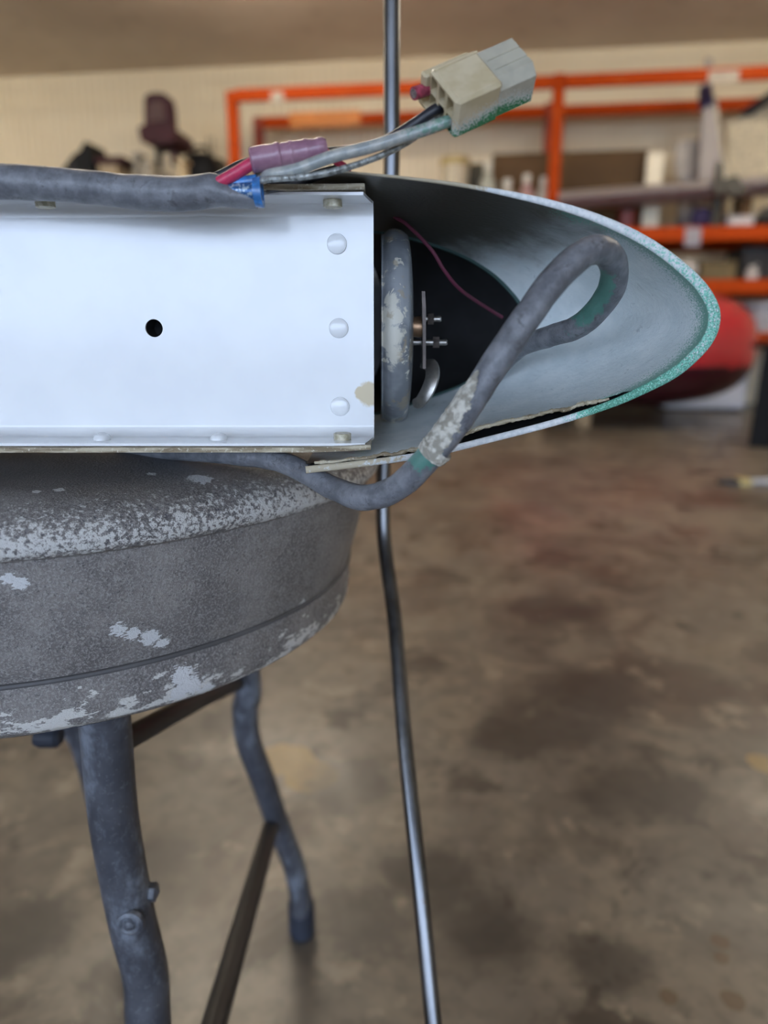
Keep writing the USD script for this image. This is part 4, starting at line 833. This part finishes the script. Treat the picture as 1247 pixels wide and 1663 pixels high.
# ------------------------------------------------------------------ nylon plug
YP = .262
pA, pB = at(697, 110, YP), at(866, 46, YP + .004)
u_ = unit(at(826, 52, YP) - at(697, 110, YP)); view = unit(at(770, 130, YP) - EYE)
dn = unit(at(733, 182, YP) - at(697, 110, YP)); dn = unit(dn - u_ * np.dot(dn, u_)); nf = np.cross(u_, dn)
u_ = unit(u_ + .32 * view); dn = unit(dn - u_ * np.dot(dn, u_)); nf = np.cross(u_, dn)
if np.dot(nf, view) > 0: nf = -nf                                     # nf points at the viewer
al = math.radians(31); vdir = dn * math.cos(al) - nf * math.sin(al) * -1.0
vdir = unit(dn * math.cos(al) + nf * math.sin(al)); ndir = unit(nf * math.cos(al) - dn * math.sin(al))   # vdir runs down the broad face towards the viewer
S1 = np.linalg.norm(at(733, 182, YP) - at(697, 110, YP)) / math.cos(al)        # face height
S2h = np.linalg.norm(at(739, 222, YP) - at(731, 182, YP)) / math.sin(al)       # depth of block
L1 = np.linalg.norm(at(774, 79, YP) - at(697, 110, YP)); L2 = np.linalg.norm(at(828, 53, YP) - at(774, 79, YP)) * 1.12
L1, L2 = L1 * 1.09, L2 * 1.12
O = at(697, 110, YP)
plug = thing('nylon_plug', 'aged translucent nylon plug with green overspray at the end of the loose wires', 'plug', O)
def loc(P_): P_ = np.atleast_2d(P_); return O + P_[:, :1] * u_ + P_[:, 1:2] * vdir + P_[:, 2:3] * -ndir
def rbox(u0, u1, v0, v1, w0, w1, ch): 
    v, f = cbox(u0, u1, v0, v1, w0, w1, ch); return m3.Manifold.hull_points(v)
body = rbox(0, L1, 0, S1, 0, S2h, .0012)
for k in range(3):
    v0 = .0016 + k * (S1 - .0026) / 3
    for w0 in (.0016, S2h * .53): body = body - rbox(-.002, L1 * .55, v0, v0 + (S1 - .0026) / 3 - .0012, w0, w0 + S2h * .40, .0006)
latch = rbox(-L1 * .10, L1 * .93, -.0026, .0005, .0022, S2h - .004, .0006) + rbox(-L1 * .12, L1 * .3, -.0026, S1 * .4, S2h - .0028, S2h - .001, .0005)
rib_ = rbox(L1 * .04, L1 * .96, S1 * .1, S1 * .14, -.0006, .0004, .0002)
body = body + latch + rib_
def local_green(P_):
    q = (P_ - O); uu_, vv_, ww_ = q @ u_, q @ vdir, -(q @ ndir)
    return np.clip((ww_ / S2h) * 1.7 - .25 - np.abs(uu_ / (L1 + L2) - .50) * .7, 0, 1.3) * (vv_ > S1 * .72), uu_, vv_, ww_
def dense(mf, ln=.0009):
    q = mf.refine_to_length(ln); v, f = vf(q); return v, f
def plug_part(name, mf, mat, label):
    v, f = dense(mf); W_ = loc(v); gr, *_ = local_green(W_)
    sm = trimesh.graph.smooth_shade(trimesh.Trimesh(W_, f, process=False), angle=math.radians(30), facet_minarea=None)
    Wv = np.array(sm.vertices); gr, *_ = local_green(Wv)
    mt = fixn((Wv, np.array(sm.faces))); return obj(name, mt, mat, plug, attrs={'green': gr}, label=label)
plug_part('receptacle', body, NYLON, 'yellowed half of the plug that holds the wires')
c1 = .0040
P2 = [(u, v, w) for u in (L1 - .002, L1 + L2 - .0005) for v, w in ((.0012, .0012), (S1 - c1, .0012), (S1 - .0008, c1), (S1 - .0008, S2h - .0012), (.0012, S2h - .0012))] + [(L1 + L2, v, w) for v, w in ((.003, .003), (S1 - c1, .003), (S1 - .003, c1), (S1 - .003, S2h - .003), (.003, S2h - .003))]
b2 = m3.Manifold.hull_points(np.array(P2))
for k in range(1, 3): v0 = .0012 + k * (S1 - .004) / 3; b2 = b2 - rbox(L1 + .001, L1 + L2 + .001, v0, v0 + .0009, .0002, .0016, .0001)
plug_part('insert', b2, NYLONB, 'clearer inserted half of the plug')
# stub of pink wire left in the plug
q0, q1 = at(672, 152, YP + .004), at(712, 139, YP + .010)
stub = obj('wire_stub', tube(np.linspace(q0, q1, 8), .0021, 16), DULLPINK, plug, label='cut end of a faded pink wire')
ax_ = unit(q1 - q0); obj('cut_end', tube(np.array([q0 - ax_ * .0003, q0 + ax_ * .0002]), .0015, 14), CUT, stub)
